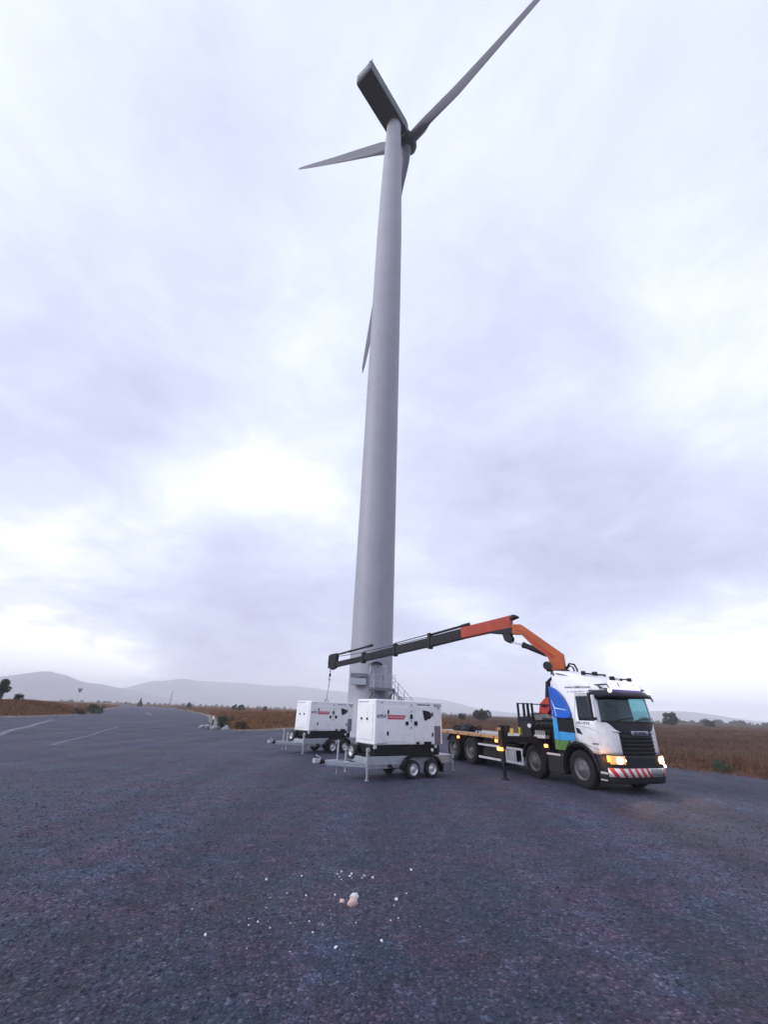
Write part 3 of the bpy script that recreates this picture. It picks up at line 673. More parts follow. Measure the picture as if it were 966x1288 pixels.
mb = MB(); mb.lathe([(1.6,-.35),(1.6,.05)], (0,0,TH), n=48); mb.build('yaw_ring', M['tower_dark'], nac)
# rotor
ax = (fw*math.cos(tilt)+Vector((0,0,math.sin(tilt)))).normalized(); u2 = (Vector((0,0,math.cos(tilt)))-fw*math.sin(tilt)).normalized()
hub = fw*4.35 + Vector((0,0,TH+2.0))
mb = MB(); HB = Matrix((sw,u2,ax)).transposed()
prf = [(1.45,-2.2),(1.5,-1.2),(1.7,-.9),(1.75,0),(1.6,.9),(1.2,1.6),(.6,2.05),(.02,2.2)]; vs = []; n = 32
for r_, h_ in prf:
    for k in range(n): q = 2*PI*k/n; vs.append(hub + HB @ Vector((r_*math.cos(q), r_*math.sin(q), h_)))
mb.add(vs, [(i*n+k, i*n+(k+1)%n, (i+1)*n+(k+1)%n, (i+1)*n+k) for i in range(len(prf)-1) for k in range(n)], 0, True); mb.add(vs[:n],[tuple(range(n))])
hb = mb.build('hub', M['black'], wt)
def blade(theta):
    cone = R(1.8); out = ((u2*math.cos(theta)+sw*math.sin(theta))*math.cos(cone)+ax*math.sin(cone)).normalized()
    tang = (sw*math.cos(theta)-u2*math.sin(theta)).normalized(); nr = out.cross(tang).normalized()
    rows = []; Rb = 52.0
    for i in range(40):
        f = i/39; r_ = 1.2+(Rb-1.2)*f
        chord = float(np.interp(f,[0,.03,.09,.2,.4,.6,.8,.93,.985,1],[2.0,2.0,2.6,3.3,2.6,1.9,1.3,.85,.55,.12]))
        thick = float(np.interp(f,[0,.03,.09,.2,.4,1],[1,1,.62,.30,.22,.16]))
        tw = R(float(np.interp(f,[0,.15,.4,1],[4,2,-2,-5]))); c_ = tang*math.cos(tw)+nr*math.sin(tw); t_ = nr*math.cos(tw)-tang*math.sin(tw)
        le = float(np.interp(f,[0,.05,.2,1],[.5,.5,.32,.3])); base = hub+out*r_ + ax*(-.9*f*f) ; row = []
        for k in range(20):
            q = 2*PI*k/20; x = math.cos(q); y = math.sin(q)
            cx_ = (x*.5+.5-le)*chord; taper = (1-.75*(x*.5+.5)) if f > .06 else 1
            row.append(base + c_*cx_ + t_*(y*.5*chord*thick*(taper*1.25 if f>.06 else 1)))
        rows.append(row)
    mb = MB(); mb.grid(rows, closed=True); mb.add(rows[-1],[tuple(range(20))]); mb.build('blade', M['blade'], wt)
T0 = R(74)
for k in range(3): blade(T0 + k*2*PI/3)

# ================================================================== GENERATOR TRAILER
# local frame: x towards the hitch, y=0 the side seen (body runs to y=-1.234), z up, origin on the ground under the body's front corner
GL, GW, Z0, Z1 = 2.867, 1.234, .967, 2.335
gt = empty('generator_trailer', (0,0,0))
def letters(mb, x0, x1, z0, z1, y, rows=1, ax='side', seed=0):
    """small illegible print: short strokes"""
    r = random.Random(seed); hgt = (z1-z0)/rows
    for j in range(rows):
        x = x0
        while x < x1:
            w = hgt*r.uniform(.35,.6); zz = z0+j*hgt
            if r.random() > .14:
                if ax == 'side': mb.b2(-x-w, -x, y, y+.004, zz+hgt*.12, zz+hgt*(.82 if r.random()>.3 else .66))
                else: mb.b2(y, y+.004, -x-w, -x, zz+hgt*.12, zz+hgt*.82)
            x += w*1.28
b = MB(); b.b2(-GL,0,-GW,0,Z0,Z1); can = b.build('canopy', M['white'], gt, .035, 3)
b = MB()   # roof lip, corner trims, seams standing proud
b.b2(-GL-.006,.006,-GW-.006,.006,Z1-.075,Z1-.05); b.b2(-GL-.006,.006,-GW-.006,.006,Z0+.03,Z0+.055)
b.build('canopy_trim', M['white'], can, .004)
def side_panel(x0,x1,z0,z1,name='side_door'):
    b = MB(); b.b2(-x1,-x0,.004,.016,z0,z1); return b.build(name, M['white'], can, .006)
side_panel(.28,1.36,1.06,2.12); side_panel(1.62,2.44,1.06,2.16)
b = MB(); b.b2(.004,.016,-GW+.12,-.12,1.1,2.2); b.build('front_panel', M['white'], can, .006)
b = MB()
for x,z in ((.5,1.95),(.5,1.31),(2.40,1.92),(2.40,1.27)): b.b2(-x-.03,-x+.03,.014,.04,z-.06,z+.06)
b.build('latch', M['black'], can, .008)
b = MB()
for x,z,w,h in ((1.47,1.83,.10,.14),(1.28,1.62,.12,.11),(1.66,1.62,.13,.13)): b.b2(-x-w/2,-x+w/2,.014,.045,z-h/2,z+h/2)
b.build('recessed_handle', M['black'], can, .01)
b = MB(); b.prism([(-x,z) for x,z in [(1.96,2.05),(2.26,2.01),(2.35,1.94),(2.36,1.83),(2.30,1.78),(2.2,1.76),(2.09,1.71),(2.03,1.74)]], .016, .028); b.build('control_window', M['visor'], can, .004)
b = MB()
for k in range(16): z = 1.0+k*.034; b.b2(-2.76,-2.52,.004,.022,z,z+.018)
b.b2(-2.775,-2.505,.001,.008,.985,1.55); b.build('air_vent', M['vent'], can)
b = MB(); b.b2(-2.35,-2.03,.004,.014,.975,1.06); b.build('outlet_recess', M['black'], can)
b = MB(); b.b2(-1.82,-1.69,.004,.02,.98,1.05); b.build('fuel_cap', M['black'], can)
b = MB(); b.prism([(-.47,1.865),(-1.24,1.865),(-1.16,1.73),(-.49,1.73)], .016, .021); lab_ = b.build('red_label', M['red_label'], can)
b = MB(); b.prism([(-.52,1.815),(-1.17,1.815),(-1.15,1.785),(-.52,1.785)], .021, .024); b.build('label_stripe', M['label_line'], lab_)
b = MB(); letters(b,.07,.42,1.77,1.88,.016,2,seed=1); b.b2(-.42,-.07,.012,.0165,1.822,1.828); b.build('lettering', M['grey_print'], can)
b = MB(); letters(b,1.73,2.32,2.185,2.25,.004,1,seed=2); b.build('lettering', M['grey_print'], can)
b = MB(); b.b2(-2.62,-2.49,.004,.009,2.17,2.25); b.b2(-2.82,-2.64,.004,.009,2.19,2.25); b.cyl((-2.69,.004,2.14),(-2.69,.009,2.14),.06,n=16); b.build('emblem', M['grey_light'], can)
b = MB(); letters(b,.42,1.0,1.05,1.0,.016,1,seed=4) if False else b.b2(-.5,-.1,.004,.008,1.0,1.03); b.build('lower_lettering', M['grey_light'], can)
b = MB(); letters(b,.48,1.12,2.23,2.275,.004,1,'end',seed=3); b.build('front_lettering', M['grey_light'], can)
b = MB()
for y in (-.85,-.47): b.cyl((.014,y,1.725),(.05,y,1.725),.038)
b.build('front_latch', M['black'], can)
b = MB()
for z in (2.2,2.0,1.7,1.5): b.b2(-1.50,-1.45,.004,.02,z-.04,z+.02)
b.b2(-.27,-.23,.004,.02,2.2,2.28); b.build('hinge', M['grey_light'], can)
b = MB(); b.cyl((-1.43,-.62,Z1),(-1.43,-.62,Z1+.03),.14,n=20); b.tube([(-1.53,-.62,Z1+.02),(-1.50,-.62,Z1+.12),(-1.36,-.62,Z1+.12),(-1.33,-.62,Z1+.02)], .015, 6); b.build('lifting_eye', M['black'], can)
# base tank and skid
b = MB(); b.b2(-GL+.12,-.05,-GW+.06,-.05,.66,Z0-.002); b.b2(-GL+.02,-.0,-GW+.16,-.16,.72,Z0-.004); b.build('base_tank', M['black'], gt, .015)
b = MB()
for x in (-.04,-2.55):
    b.b2(x-.05,x+.05,-.05,.012,.86,.962); b.b2(x-.05,x+.05,-GW-.012,-GW+.05,.86,.962)
b.build('mounting_lug', M['rail'], gt, .008)
# galvanised chassis
b = MB()
for y in (-.04,-GW+.04): b.b2(-3.30,.20,y-.03,y+.03,.40,.645)
for x in (-3.28,-1.9,-.9,.18): b.b2(x-.03,x+.03,-GW+.07,-.07,.43,.62)
b.b2(-3.31,-2.62,-GW+.01,.0,.60,.655)
b.build('chassis_frame', M['galv'], gt, .008)
b = MB()   # drawbar: two rails converging on the coupling
b.bar((.2,-.10,.40),(1.38,-.57,.455),.07,.13); b.bar((.2,-GW+.10,.40),(1.38,-.66,.455),.07,.13); b.bar((-.9,-.12,.345),(.25,-.10,.36),.07,.11); b.bar((-.9,-GW+.12,.345),(.25,-GW+.10,.36),.07,.11)
b.b2(.55,.62,-.92,-.30,.37,.47); b.b2(.95,1.45,-.70,-.53,.42,.53); b.build('drawbar', M['galv'], gt, .008)
b = MB(); b.cyl((1.42,-.617,.50),(1.60,-.617,.50),.055,.075); b.build('coupling_gaiter', M['black'], gt)
b = MB(); b.b2(1.58,1.78,-.67,-.565,.47,.575); b.cyl((1.76,-.617,.47),(1.76,-.617,.58),.075); b.bar((1.56,-.617,.60),(1.74,-.617,.67),.03,.025); b.build('coupling', M['rim'], gt, .01)
b = MB(); b.cyl((.98,-.617,.46),(.98,-.617,1.05),.03); b.cyl((.98,-.617,1.0),(.98,-.617,1.08),.038); b.tube([(.98,-.617,1.06),(1.07,-.617,1.05),(1.07,-.617,.97)], .012, 6); b.cyl((.98,-.617,.16),(.98,-.617,.46),.024); b.build('jockey_stand', M['galv'], gt)
def leg(x, y, ztop, zfoot):
    b = MB(); b.b2(x-.04,x+.04,y-.04,y+.04,.40,ztop); b.b2(x-.026,x+.026,y-.026,y+.026,zfoot,.42); b.b2(x-.055,x+.055,y-.055,y+.055,zfoot,zfoot+.02); b.b2(x-.05,x+.05,y-.05,y+.05,ztop-.09,ztop-.05); l_ = b.build('stabiliser_leg', M['galv'], gt, .005)
    c = MB(); c.cyl((x,y+.04,ztop-.13),(x,y+.07,ztop-.13),.018); c.tube([(x,y+.06,ztop-.13),(x+.05,y+.07,ztop-.16)], .008, 5); c.build('leg_pin', M['black'], l_)
leg(.26,.05,.90,.005); leg(.30,-GW-.05,.84,.10); leg(-3.24,.06,.66,.17); leg(-3.24,-GW-.06,.66,.17)
# mudguard over the two wheels, wheels
def twheel(x, y, sgn):
    r = .265
    b = MB(); t = [(r*.60,-.085),(r*.9,-.09),(r*.98,-.075),(r,-.05),(r,.05),(r*.98,.075),(r*.9,.09),(r*.60,.085),(r*.6,-.085)]
    b.lathe([(a_,h_) for a_,h_ in t], (x,y,r), 'y', 36); w = b.build('wheel', M['tyre_clean'], gt)
    b = MB(); b.lathe([(r*.62,.07*sgn),(r*.63,.088*sgn),(r*.58,.085*sgn),(r*.54,.05*sgn),(r*.34,.035*sgn),(r*.28,.06*sgn),(r*.2,.07*sgn),(.001,.075*sgn)], (x,y,r), 'y', 30)
    for k in range(5): q = k*2*PI/5; b.cyl((x+math.cos(q)*r*.36,y+.035*sgn,r+math.sin(q)*r*.36),(x+math.cos(q)*r*.36,y+.06*sgn,r+math.sin(q)*r*.36),.014,n=6)
    b.build('rim', M['rim'], w)
for x in (-1.46,-2.24):
    twheel(x, .10, 1); twheel(x, -GW-.10, -1)
for y0,y1 in ((-.03,.215),(-GW-.215,-GW+.03)):
    g = []; 
    for k in range(25):
        f = k/24; xs = -1.02-1.70*f
        if f < .22: q = f/.22*PI/2; px_, pz_ = -1.46+.42*math.cos(q*1.0), .265+.40*math.sin(q)
        elif f > .78: q = (1-f)/.22*PI/2; px_, pz_ = -2.24-.42*math.cos(q), .265+.40*math.sin(q)
        else: px_, pz_ = -1.46-(f-.22)/.56*.78, .665
        g.append((px_,pz_))
    b = MB(); b.grid([[(x,y0,z),(x,y1,z),(x,y1,z-.05),(x,y1-.012,z-.05),(x,y1-.012,z-.014),(x,y0,z-.014)] for x,z in g], closed=True, smooth=False)
    b.b2(-2.70,-2.66,y0+.02,y1,.16,.42); b.build('mudguard', M['black'], gt)
b = MB()
for y in (.02,-GW-.02): b.cyl((-2.36,y,.81),(-2.36,y+.03*(1 if y>0 else -1),.81),.05)
b.build('side_reflector', M['white_print'], gt)
b = MB(); b.b2(-3.36,-3.30,-GW,0,.42,.60); b.b2(-3.37,-3.36,-.30,-.04,.44,.57); b.b2(-3.37,-3.36,-GW+.04,-GW+.3,.44,.57); b.build('rear_light_board', M['galv'], gt, .006)
b = MB(); b.bar((-.6,.0,.42),(-.78,.02,.26),.03,.05); b.tube([(-.62,-.05,.36),(-.9,-.1,.28),(-1.2,-.2,.3)], .015, 6); b.build('brake_linkage', M['black'], gt)
# spare wheel upright against the front, on the far side
b = MB(); rr = .235; sx0, sy0 = .17, -1.08
b.lathe([(rr*.6,-.08),(rr*.92,-.09),(rr,-.06),(rr,.06),(rr*.92,.09),(rr*.6,.08),(rr*.6,-.08)], (sx0,sy0,.72), 'x', 36); sp_ = b.build('spare_wheel', M['tyre_clean'], gt)
b = MB(); b.lathe([(rr*.62,.07),(rr*.64,.092),(rr*.58,.088),(rr*.54,.05),(rr*.3,.04),(.001,.045)], (sx0,sy0,.72), 'x', 30); b.cyl((sx0+.03,sy0,.72),(sx0+.10,sy0,.72),.03); b.build('rim', M['rim'], sp_)
b = MB(); b.b2(.0,.09,-1.12,-1.04,.5,.9); b.build('spare_bracket', M['black'], gt)
gt.location = (-.051,15.374,0); gt.rotation_euler.z = R(212.044)
tag(gt, 'white generator trailer parked nearest, overlapping the lorry deck', 'generator', 'white generators on twin axle trailers')
g2 = copy_tree(gt); g2.location = (-3.344,23.198,0); g2.rotation_euler.z = R(224.04)
tag(g2, 'white generator trailer hooked to the hanging crane chain, standing farther back', 'generator', 'white generators on twin axle trailers')

# ================================================================== CRANE LORRY
# local frame: x forwards, y to the driver's left, z up; front axle near x=.2; the side seen is y=-1.25
LX, LY, LA = 7.561, 15.833, R(-69.008)
lo = empty('crane_lorry', (LX,LY,0), LA); tag(lo, 'white four axle flatbed lorry with an orange crane arm and lit headlamps', 'lorry')
ZL = [1.0,1.6,2.0,2.7,2.8]; WL = [1.22,1.25,1.24,1.19,1.175]
XZ = [1.0,1.9,2.72,2.8]; XL = [1.42,1.40,1.33,1.31]
def cw(z): return float(np.interp(z,ZL,WL))
def cx(z): return float(np.interp(z,XZ,XL))
def fsurf(y, z): return cx(z)-.34*min(1,abs(y)/cw(z))**5
XR = -.64
def arch(x): d = .76**2-(x-.2)**2; return .52+math.sqrt(d) if d > 0 else -9
def roofz(x): return float(np.interp(x,[-.65,.3,.95,1.35],[3.5,3.33,3.14,2.98]))
YF = [math.copysign(1-(1-abs(t))**1.9, t) for t in np.linspace(-1,1,27)]
def ring(z, w, xf, ymul=1, roof=None):
    pts = []; xs = xf-.34
    half = [(XR,-w*f) for f in (0,.5,.93)] + [(XR+(xs-XR)*k/24, -w) for k in range(24)]
    front = [(xf-.34*abs(f)**5, w*f) for f in YF]
    left = [(x,-y) for x,y in half[::-1]][:-1]
    for x, y in half+front+left:
        zz = z if roof is None else 2.8+(roofz(x)-2.8)*roof+(.035*(1-ymul) if roof==1 else 0)
        if roof is None and abs(y) > .9*w: zz = max(z, arch(x))
        pts.append((x, y*ymul, zz))
    return pts
levels = [1.0,1.12,1.28,1.45,1.6,1.76,1.90,2.05,2.2,2.35,2.5,2.62,2.72,2.8]
rows = [ring(z,cw(z),cx(z)) for z in levels]
for t,f in ((.3,.998),(.6,.985),(.8,.955),(.93,.91),(1,.85)): rows.append(ring(0,cw(2.8)*f,1.31-.34*t*t,1,t))
for ym in (.6,.3,0): rows.append(ring(0,cw(2.8)*.85,.97,ym,1))
n = len(rows[0]); FI0 = 27; FI1 = 27+26
def centre(i,k):
    q = [rows[i][k],rows[i][(k+1)%n],rows[i+1][k],rows[i+1][(k+1)%n]]; return [sum(p[j] for p in q)/4 for j in range(3)]
def cls(i,k):
    if i >= len(levels)-1: return 'shell'
    x,y,z = centre(i,k)
    if 27 <= k < 27+26 and 1.90 < z < 2.72 and abs(y) < .90*cw(z): return 'ws'
    if .42 < x < cx(z)-.34-.01 and 2.05-.08 < z < 2.62 and abs(y) > .98*cw(z)-.01 and not (27 <= k < 53): return 'swr' if y < 0 else 'swl'
    return 'shell'
mb = MB(); mb.grid(rows, closed=True, keep=lambda i,k: cls(i,k)=='shell')
cab = mb.build('cab', M['cab_white'], lo, fix=False)
import bmesh
def weld(o, d=.002):
    bm = bmesh.new(); bm.from_mesh(o.data); bmesh.ops.remove_doubles(bm, verts=bm.verts, dist=d); bmesh.ops.dissolve_degenerate(bm, edges=bm.edges, dist=1e-4); bmesh.ops.delete(bm, geom=[v for v in bm.verts if not v.link_faces], context='VERTS'); bmesh.ops.recalc_face_normals(bm, faces=bm.faces); bm.to_mesh(o.data); bm.free()
weld(cab); cab.modifiers.new('shell','SOLIDIFY').thickness = .02; cab.modifiers['shell'].offset = -1
for key,nm in (('ws','windscreen'),('swr','side_window'),('swl','side_window')):
    mb = MB(); mb.grid(rows, closed=True, keep=lambda i,k,key=key: cls(i,k)==key); o = mb.build(nm, M['glass'], cab, fix=False, split=False); weld(o)
# interior
mb = MB(); mb.b2(-.10,-.05,-1.12,1.12,1.1,3.0); mb.b2(-.05,1.08,-1.0,1.0,1.22,1.27); mb.b2(-.05,1.0,-1.05,1.05,2.78,2.82); mb.build('cab_lining', M['inner'], cab)
mb = MB(); mb.prism([(.78,1.3),(1.20,1.3),(1.20,1.84),(1.0,1.90),(.82,1.82)], -.90,.90); mb.build('dashboard', M['seat'], cab, .03)
for y in (-.62,.62):
    mb = MB(); mb.b2(.05,.6,y-.26,y+.26,1.45,1.66); mb.box((.06,y,2.0),(.14,.48,.75),Matrix.Rotation(R(-8),3,'Y')); mb.box((.02,y,2.46),(.1,.26,.2)); mb.build('seat', M['seat'], cab, .05)
mb = MB(); mb.lathe([(.2,0),(.22,.0),(.22,.03),(.2,.03),(.2,0)], (0,0,0), 'z', 24); mb.bar((-.2,0,.015),(.2,0,.015),.03,.02)
sw_ = mb.build('steering_wheel', M['black'], cab); sw_.location = (.72,-.62,1.98); sw_.rotation_euler = (0,R(-50),0)
# patches that follow the cab front
def front_patch(name, z0, z1, yfun, m, off=.01, parent=cab, nz=8, ny=24, th=.012):
    rowsA = []
    for j in range(nz+1):
        z = z0+(z1-z0)*j/nz; a, b = yfun(z); rowsA.append([(fsurf(a+(b-a)*k/ny, z)+off, a+(b-a)*k/ny, z) for k in range(ny+1)])
    mb = MB(); mb.grid(rowsA); o = mb.build(name, m, parent, fix=False)
    o.modifiers.new('t','SOLIDIFY').thickness = th; return o
hb_ = lambda z: .68+.36*max(0,(z-1.56)/.345)**1.4
front_patch('bonnet_panel', 1.56, 1.905, lambda z: (-hb_(z),hb_(z)), M['visor'], .012, nz=12)
front_patch('grille', 1.0, 1.565, lambda z: (-.68,.68), M['dark_plastic'], .010)
for k in range(5):
    z = 1.06+k*.105; mb = MB(); yy = np.linspace(-.64,.64,15)
    mb.grid([[(fsurf(y,z)+.02,y,z-.03),(fsurf(y,z)+.06,y,z-.02),(fsurf(y,z)+.055,y,z+.022),(fsurf(y,z)+.02,y,z+.03)] for y in yy], closed=True); mb.build('grille_slat', M['dark_plastic'], cab)
bp_ = front_patch('badge_plate', 1.535, 1.66, lambda z: (-.20-.0*z,.52), M['plate_grey'], .035, nz=2)
text_mesh('SCANIA', .11, 'badge_lettering', M['visor'], bp_, (cx(1.6)+.05,.16,1.598), (0,1,0), (0,0,1), .002, .52, .002)
for s in (-1,1): front_patch('bonnet_tip', 1.61, 1.68, lambda z,s=s: tuple(sorted((s*(.60+(z-1.61)*2.6),s*(.86+(z-1.61)*1.0)))), M['cab_white'], .024, nz=3, ny=8)
front_patch('windscreen_frame', 1.885, 1.925, lambda z: (-1.12,1.12), M['black'], .014, nz=1)
for y0,y1 in ((-.7,.05),(.1,.85)):
    mb = MB(); mb.tube([(fsurf(y0,1.93)+.03,y0,1.93),(fsurf((y0+y1)/2,2.0)+.04,(y0+y1)/2,1.99),(fsurf(y1,2.02)+.03,y1,2.03)], .012, 5); mb.build('wiper', M['black'], cab)
# bumper
mb = MB(); rws = []
def bx(y,z): return 1.46+(.01 if z > .4 else -.04)-.36*min(1,abs(y)/1.24)**5
for z,w in ((.26,1.16),(.32,1.22),(.45,1.24),(.7,1.24),(.9,1.235),(1.005,1.215)):
    rws.append([(.92,-w,z)]+[(bx(f*w,z),f*w,z) for f in YF]+[(.92,w,z)])
mb.grid(rws); bump = mb.build('bumper', M['dark_plastic'], lo, fix=False); weld(bump); bump.modifiers.new('t','SOLIDIFY').thickness = .03
def bpatch(name, y0, y1, z0, z1, m, off, parent, skew=0, ny=6, th=.008):
    rr_ = []
    for j in range(3):
        z = z0+(z1-z0)*j/2; s_ = skew*(j/2-.5); rr_.append([(bx(y0+s_+(y1-y0)*k/ny,.5)+off, y0+s_+(y1-y0)*k/ny, z) for k in range(ny+1)])
    mb = MB(); mb.grid(rr_); o = mb.build(name, m, parent, fix=False); o.modifiers.new('t','SOLIDIFY').thickness = th; return o
hz = bpatch('hazard_strip', -1.17, 1.17, .44, .665, M['white_mark'], .008, bump, ny=30)
for y in (-1.05,-.80,-.55,-.30,-.06,.16,.86,1.08):
    bpatch('red_stripe', y-.055, y+.055, .442, .663, M['red_mark'], .014, hz, skew=-.13 if y < .5 else .10)
npl = bpatch('number_plate', .24, .76, .46, .65, M['number_plate'], .024, bump)
# headlamps
for s in (-1,1):
    hl = None
    rr_ = [[(bx(s*(.72+.37*k/8),.8)+.01, s*(.70+.42*k/8+ (z-.88)*.10*s*0), z) for k in range(9)] for z in (.765,.80,.88,.94,.985)]
    mb = MB(); mb.grid(rr_); hl = mb.build('headlight', M['halo'], lo, fix=False); hl.modifiers.new('t','SOLIDIFY').thickness = .02
    mb = MB(); yc = s*.90; xc = bx(yc,.8)+.012
    vs = [(xc+.03,yc,.87)]+[(bx(yc+math.cos(q)*.22,.8)+.022, yc+math.cos(q)*.22, .872+math.sin(q)*.104) for q in np.linspace(0,2*PI,25)[:-1]]
    mb.add(vs, [(0,1+k,1+(k+1)%24) for k in range(24)]); mb.build('lamp_bowl', M['head'], hl, fix=False)
    mb = MB(); vs = [(xc+.045,yc,.87)]+[(bx(yc+math.cos(q)*.13,.8)+.034, yc+math.cos(q)*.13, .87+math.sin(q)*.085) for q in np.linspace(0,2*PI,25)[:-1]]
    mb.add(vs, [(0,1+k,1+(k+1)%24) for k in range(24)]); mb.build('bulb', M['headcore'], hl, fix=False)
    mb = MB(); y_ = s*1.13; mb.box((bx(y_,.8)+.005,y_,.9),(.06,.07,.17),Matrix.Rotation(R(-40*s)*-1,3,'Z')); mb.build('indicator', M['amber'], lo, .01)
mb = MB(); mb.b2(1.0,1.25,-1.262,-1.235,.50,.555); mb.b2(.96,1.2,-1.262,-1.235,.33,.36); mb.build('step_tread', M['rail'], lo, .006)
mb = MB(); mb.box((bx(1.16,.6)+.03,1.16,.69),(.05,.12,.08)); mb.build('corner_lamp', M['lampwhite'], lo, .01)
# wheel arch of the cab
def archband(xc, r0, r1, y0, y1, m, name, a0=0, a1=PI, zc=.52, parent=lo):
    mb = MB(); rr_ = []
    for k in range(25):
        q = a0+(a1-a0)*k/24; c, s_ = math.cos(q), math.sin(q)
        rr_.append([(xc+c*r0,y0,zc+s_*r0),(xc+c*r0,y1,zc+s_*r0),(xc+c*r1,y1,zc+s_*r1),(xc+c*r1,y0,zc+s_*r1)])
    mb.grid(rr_, closed=True, smooth=False); mb.add(rr_[0],[(0,1,2,3)]); mb.add(rr_[-1],[(3,2,1,0)]); return mb.build(name, m, parent)
for s in (-1,1):
    archband(.2,.70,.765,s*1.262,s*1.0,M['dark_plastic'],'wheel_arch', R(4), R(176))
    archband(.2,.66,.70,s*1.20,s*.70,M['black'],'arch_liner', R(2), R(178))
mb = MB()
for s in (-1,1): mb.b2(-.62,-.545,s*.9,s*1.235,.40,1.22); mb.b2(.90,.98,s*.9,s*1.225,.30,.98)
mb.build('sill_panel', M['dark_plastic'], lo, .01)
# side skirts / tanks between the front axles
for s in (-1,1):
    mb = MB(); mb.b2(-1.30,-.56,s*.75,s*1.20,.27,.80); tk = mb.build('battery_box', M['dark_plastic'], lo, .05, 3)
    mb = MB(); mb.b2(-1.28,-.50,s*1.12,s*1.225,.80,.86); mb.build('step_edge', M['rail'], tk, .008)
# door seams, handle, decals on both sides where the maker prints them
mb = MB()
for s in (-1,1):
    for z0,z1 in ((1.30,1.6),(1.6,2.0)):
        mb.bar((.265,s*(cw(z0)+.002),z0),(.265,s*(cw(z1)+.002),z1),.006,.012,up=(1,0,0))
    mb.bar((.265,s*1.2405,2.0),(.40,s*(cw(2.7)+.002),2.70),.006,.012,up=(1,0,0)); mb.bar((.40,s*(cw(2.7)+.002),2.70),(.95,s*(cw(2.7)+.002),2.70),.006,.012)
    mb.bar((.265,s*(cw(1.3)+.003),1.30),(1.06,s*(cw(1.3)+.003),1.12),.006,.012)
mb.build('door_seam', M['grey_print'], cab)
mb = MB(); mb.prism([(.27,1.69),(.40,1.67),(.52,1.50),(.30,1.53)], -1.262, -1.24); mb.build('door_handle', M['black'], cab, .008)
mb = MB(); mb.prism([(.27,1.69),(.40,1.67),(.52,1.50),(.30,1.53)], 1.24, 1.262); mb.build('door_handle', M['black'], cab, .008)
text_mesh('www.realbitec.com', .10, 'web_address', M['grey_print'], cab, (.51,-cw(2.8)-.006,2.90), (1,0,-.02), (0,0,1), .002, 1.12, .003)
mb = MB(); letters(mb, .04, 1.02, 2.74, 2.79, -cw(2.76)-.010, 1, seed=11); 
for i_,v_ in enumerate(mb.v): mb.v[i_] = (-v_[0]+0, v_[1], v_[2])
mb.build('small_lettering', M['grey_light'], cab)
mb = MB(); letters(mb, .36, .84, 1.79, 1.88, -1.256, 2, seed=12); letters(mb, .83, 1.06, 1.24, 1.295, -1.240, 1, seed=13); letters(mb, .86, 1.06, 1.255, 1.30, -1.240, 1, seed=14)
for i_,v_ in enumerate(mb.v): mb.v[i_] = (-v_[0], v_[1], v_[2])
mb.build('door_lettering', M['grey_print'], cab)
mb = MB(); mb.prism([(.28,1.78),(.34,1.88),(.36,1.80)], -1.256,-1.250); mb.prism([(.28,1.755),(.80,1.715),(1.05,1.64),(1.05,1.625),(.78,1.70),(.28,1.735)], -1.257,-1.250); mb.build('door_emblem', M['grey_light'], cab)
# roof details
mb = MB(); mb.prism([(-.58,3.42),(-.52,3.42),(-.52,3.33),(-.56,3.31)], -1.158,-1.13); mb.prism([(-.40,3.395),(.02,3.32),(.1,3.30),(-.4,3.36)], -1.165,-1.12); mb.build('roof_recess', M['visor'], cab)
def vis_x(y): return 1.36-.30*min(1,abs(y)/1.2)**4
mb = MB(); rr_ = []
for f in np.linspace(-1,1,31):
    y = f*1.27; x0 = vis_x(y); d = 1-.25*abs(f)**3; zt = 2.82-.02*abs(f)**2; zb = 2.60-.07*max(0,abs(f)-.7)/.3
    rr_.append([(x0,y,zt),(x0+.20*d,y,zt-.05),(x0+.30*d,y,zb),(x0+.27*d,y,zb-.01),(x0+.17*d,y,zt-.08),(x0,y,zt-.03)])
mb.grid(rr_, closed=True); mb.add(rr_[0],[tuple(range(6))]); mb.add(rr_[-1],[tuple(range(6))]); vis = mb.build('sun_visor', M['visor'], lo)
mb = MB(); mb.b2(1.30,1.42,-.62,.68,2.80,2.825); mb.build('purple_strip', M['purple'], lo)
for y in (-.84,.84):
    mb = MB(); mb.lathe([(.001,.035),(.04,.03),(.065,.0),(.065,-.03)], (vis_x(y)+.22,y,2.79), 'x', 20); mb.build('visor_lamp', M['lampwhite'], vis)
mb = MB(); mb.prism([(1.22,2.83),(1.42,2.83),(1.36,3.10),(1.24,3.11)], -.58, .64); sg_ = mb.build('roof_sign', M['sign_lit'], lo, .02, 3)
mb = MB(); mb.bar((1.42,-.33,2.93),(1.385,-.31,3.04),.012,.035,up=(0,1,0)); 
for y,w in ((.12,.05),(.30,.06),(.38,.03),(-.02,.03)): mb.b2(1.392,1.398,y,y+w,2.985,3.0)
mb.build('sign_lettering', M['red_label'], sg_)
for s in (-1,1):
    mb = MB(); mb.tube([(1.05,s*.98,2.95),(1.30,s*.72,2.98),(1.36,s*.66,2.84)], .025, 6); mb.bar((1.0,s*1.02,2.86),(1.34,s*.70,2.84),.04,.03); mb.prism([(1.02,2.84),(1.32,2.84),(1.28,2.88),(1.05,2.97)], s*.92-.01, s*.92+.01); mb.build('sign_bracket', M['visor'], lo)
mb = MB(); mb.tube([(.42,-.70,3.36),(.42,.26,3.36)], .026, 8); mb.b2(.36,.48,-.76,-.66,3.31,3.43); mb.b2(.36,.48,-.26,-.12,3.31,3.44); mb.b2(.38,.46,.22,.28,3.30,3.38); mb.build('roof_bar', M['black'], lo, .008)
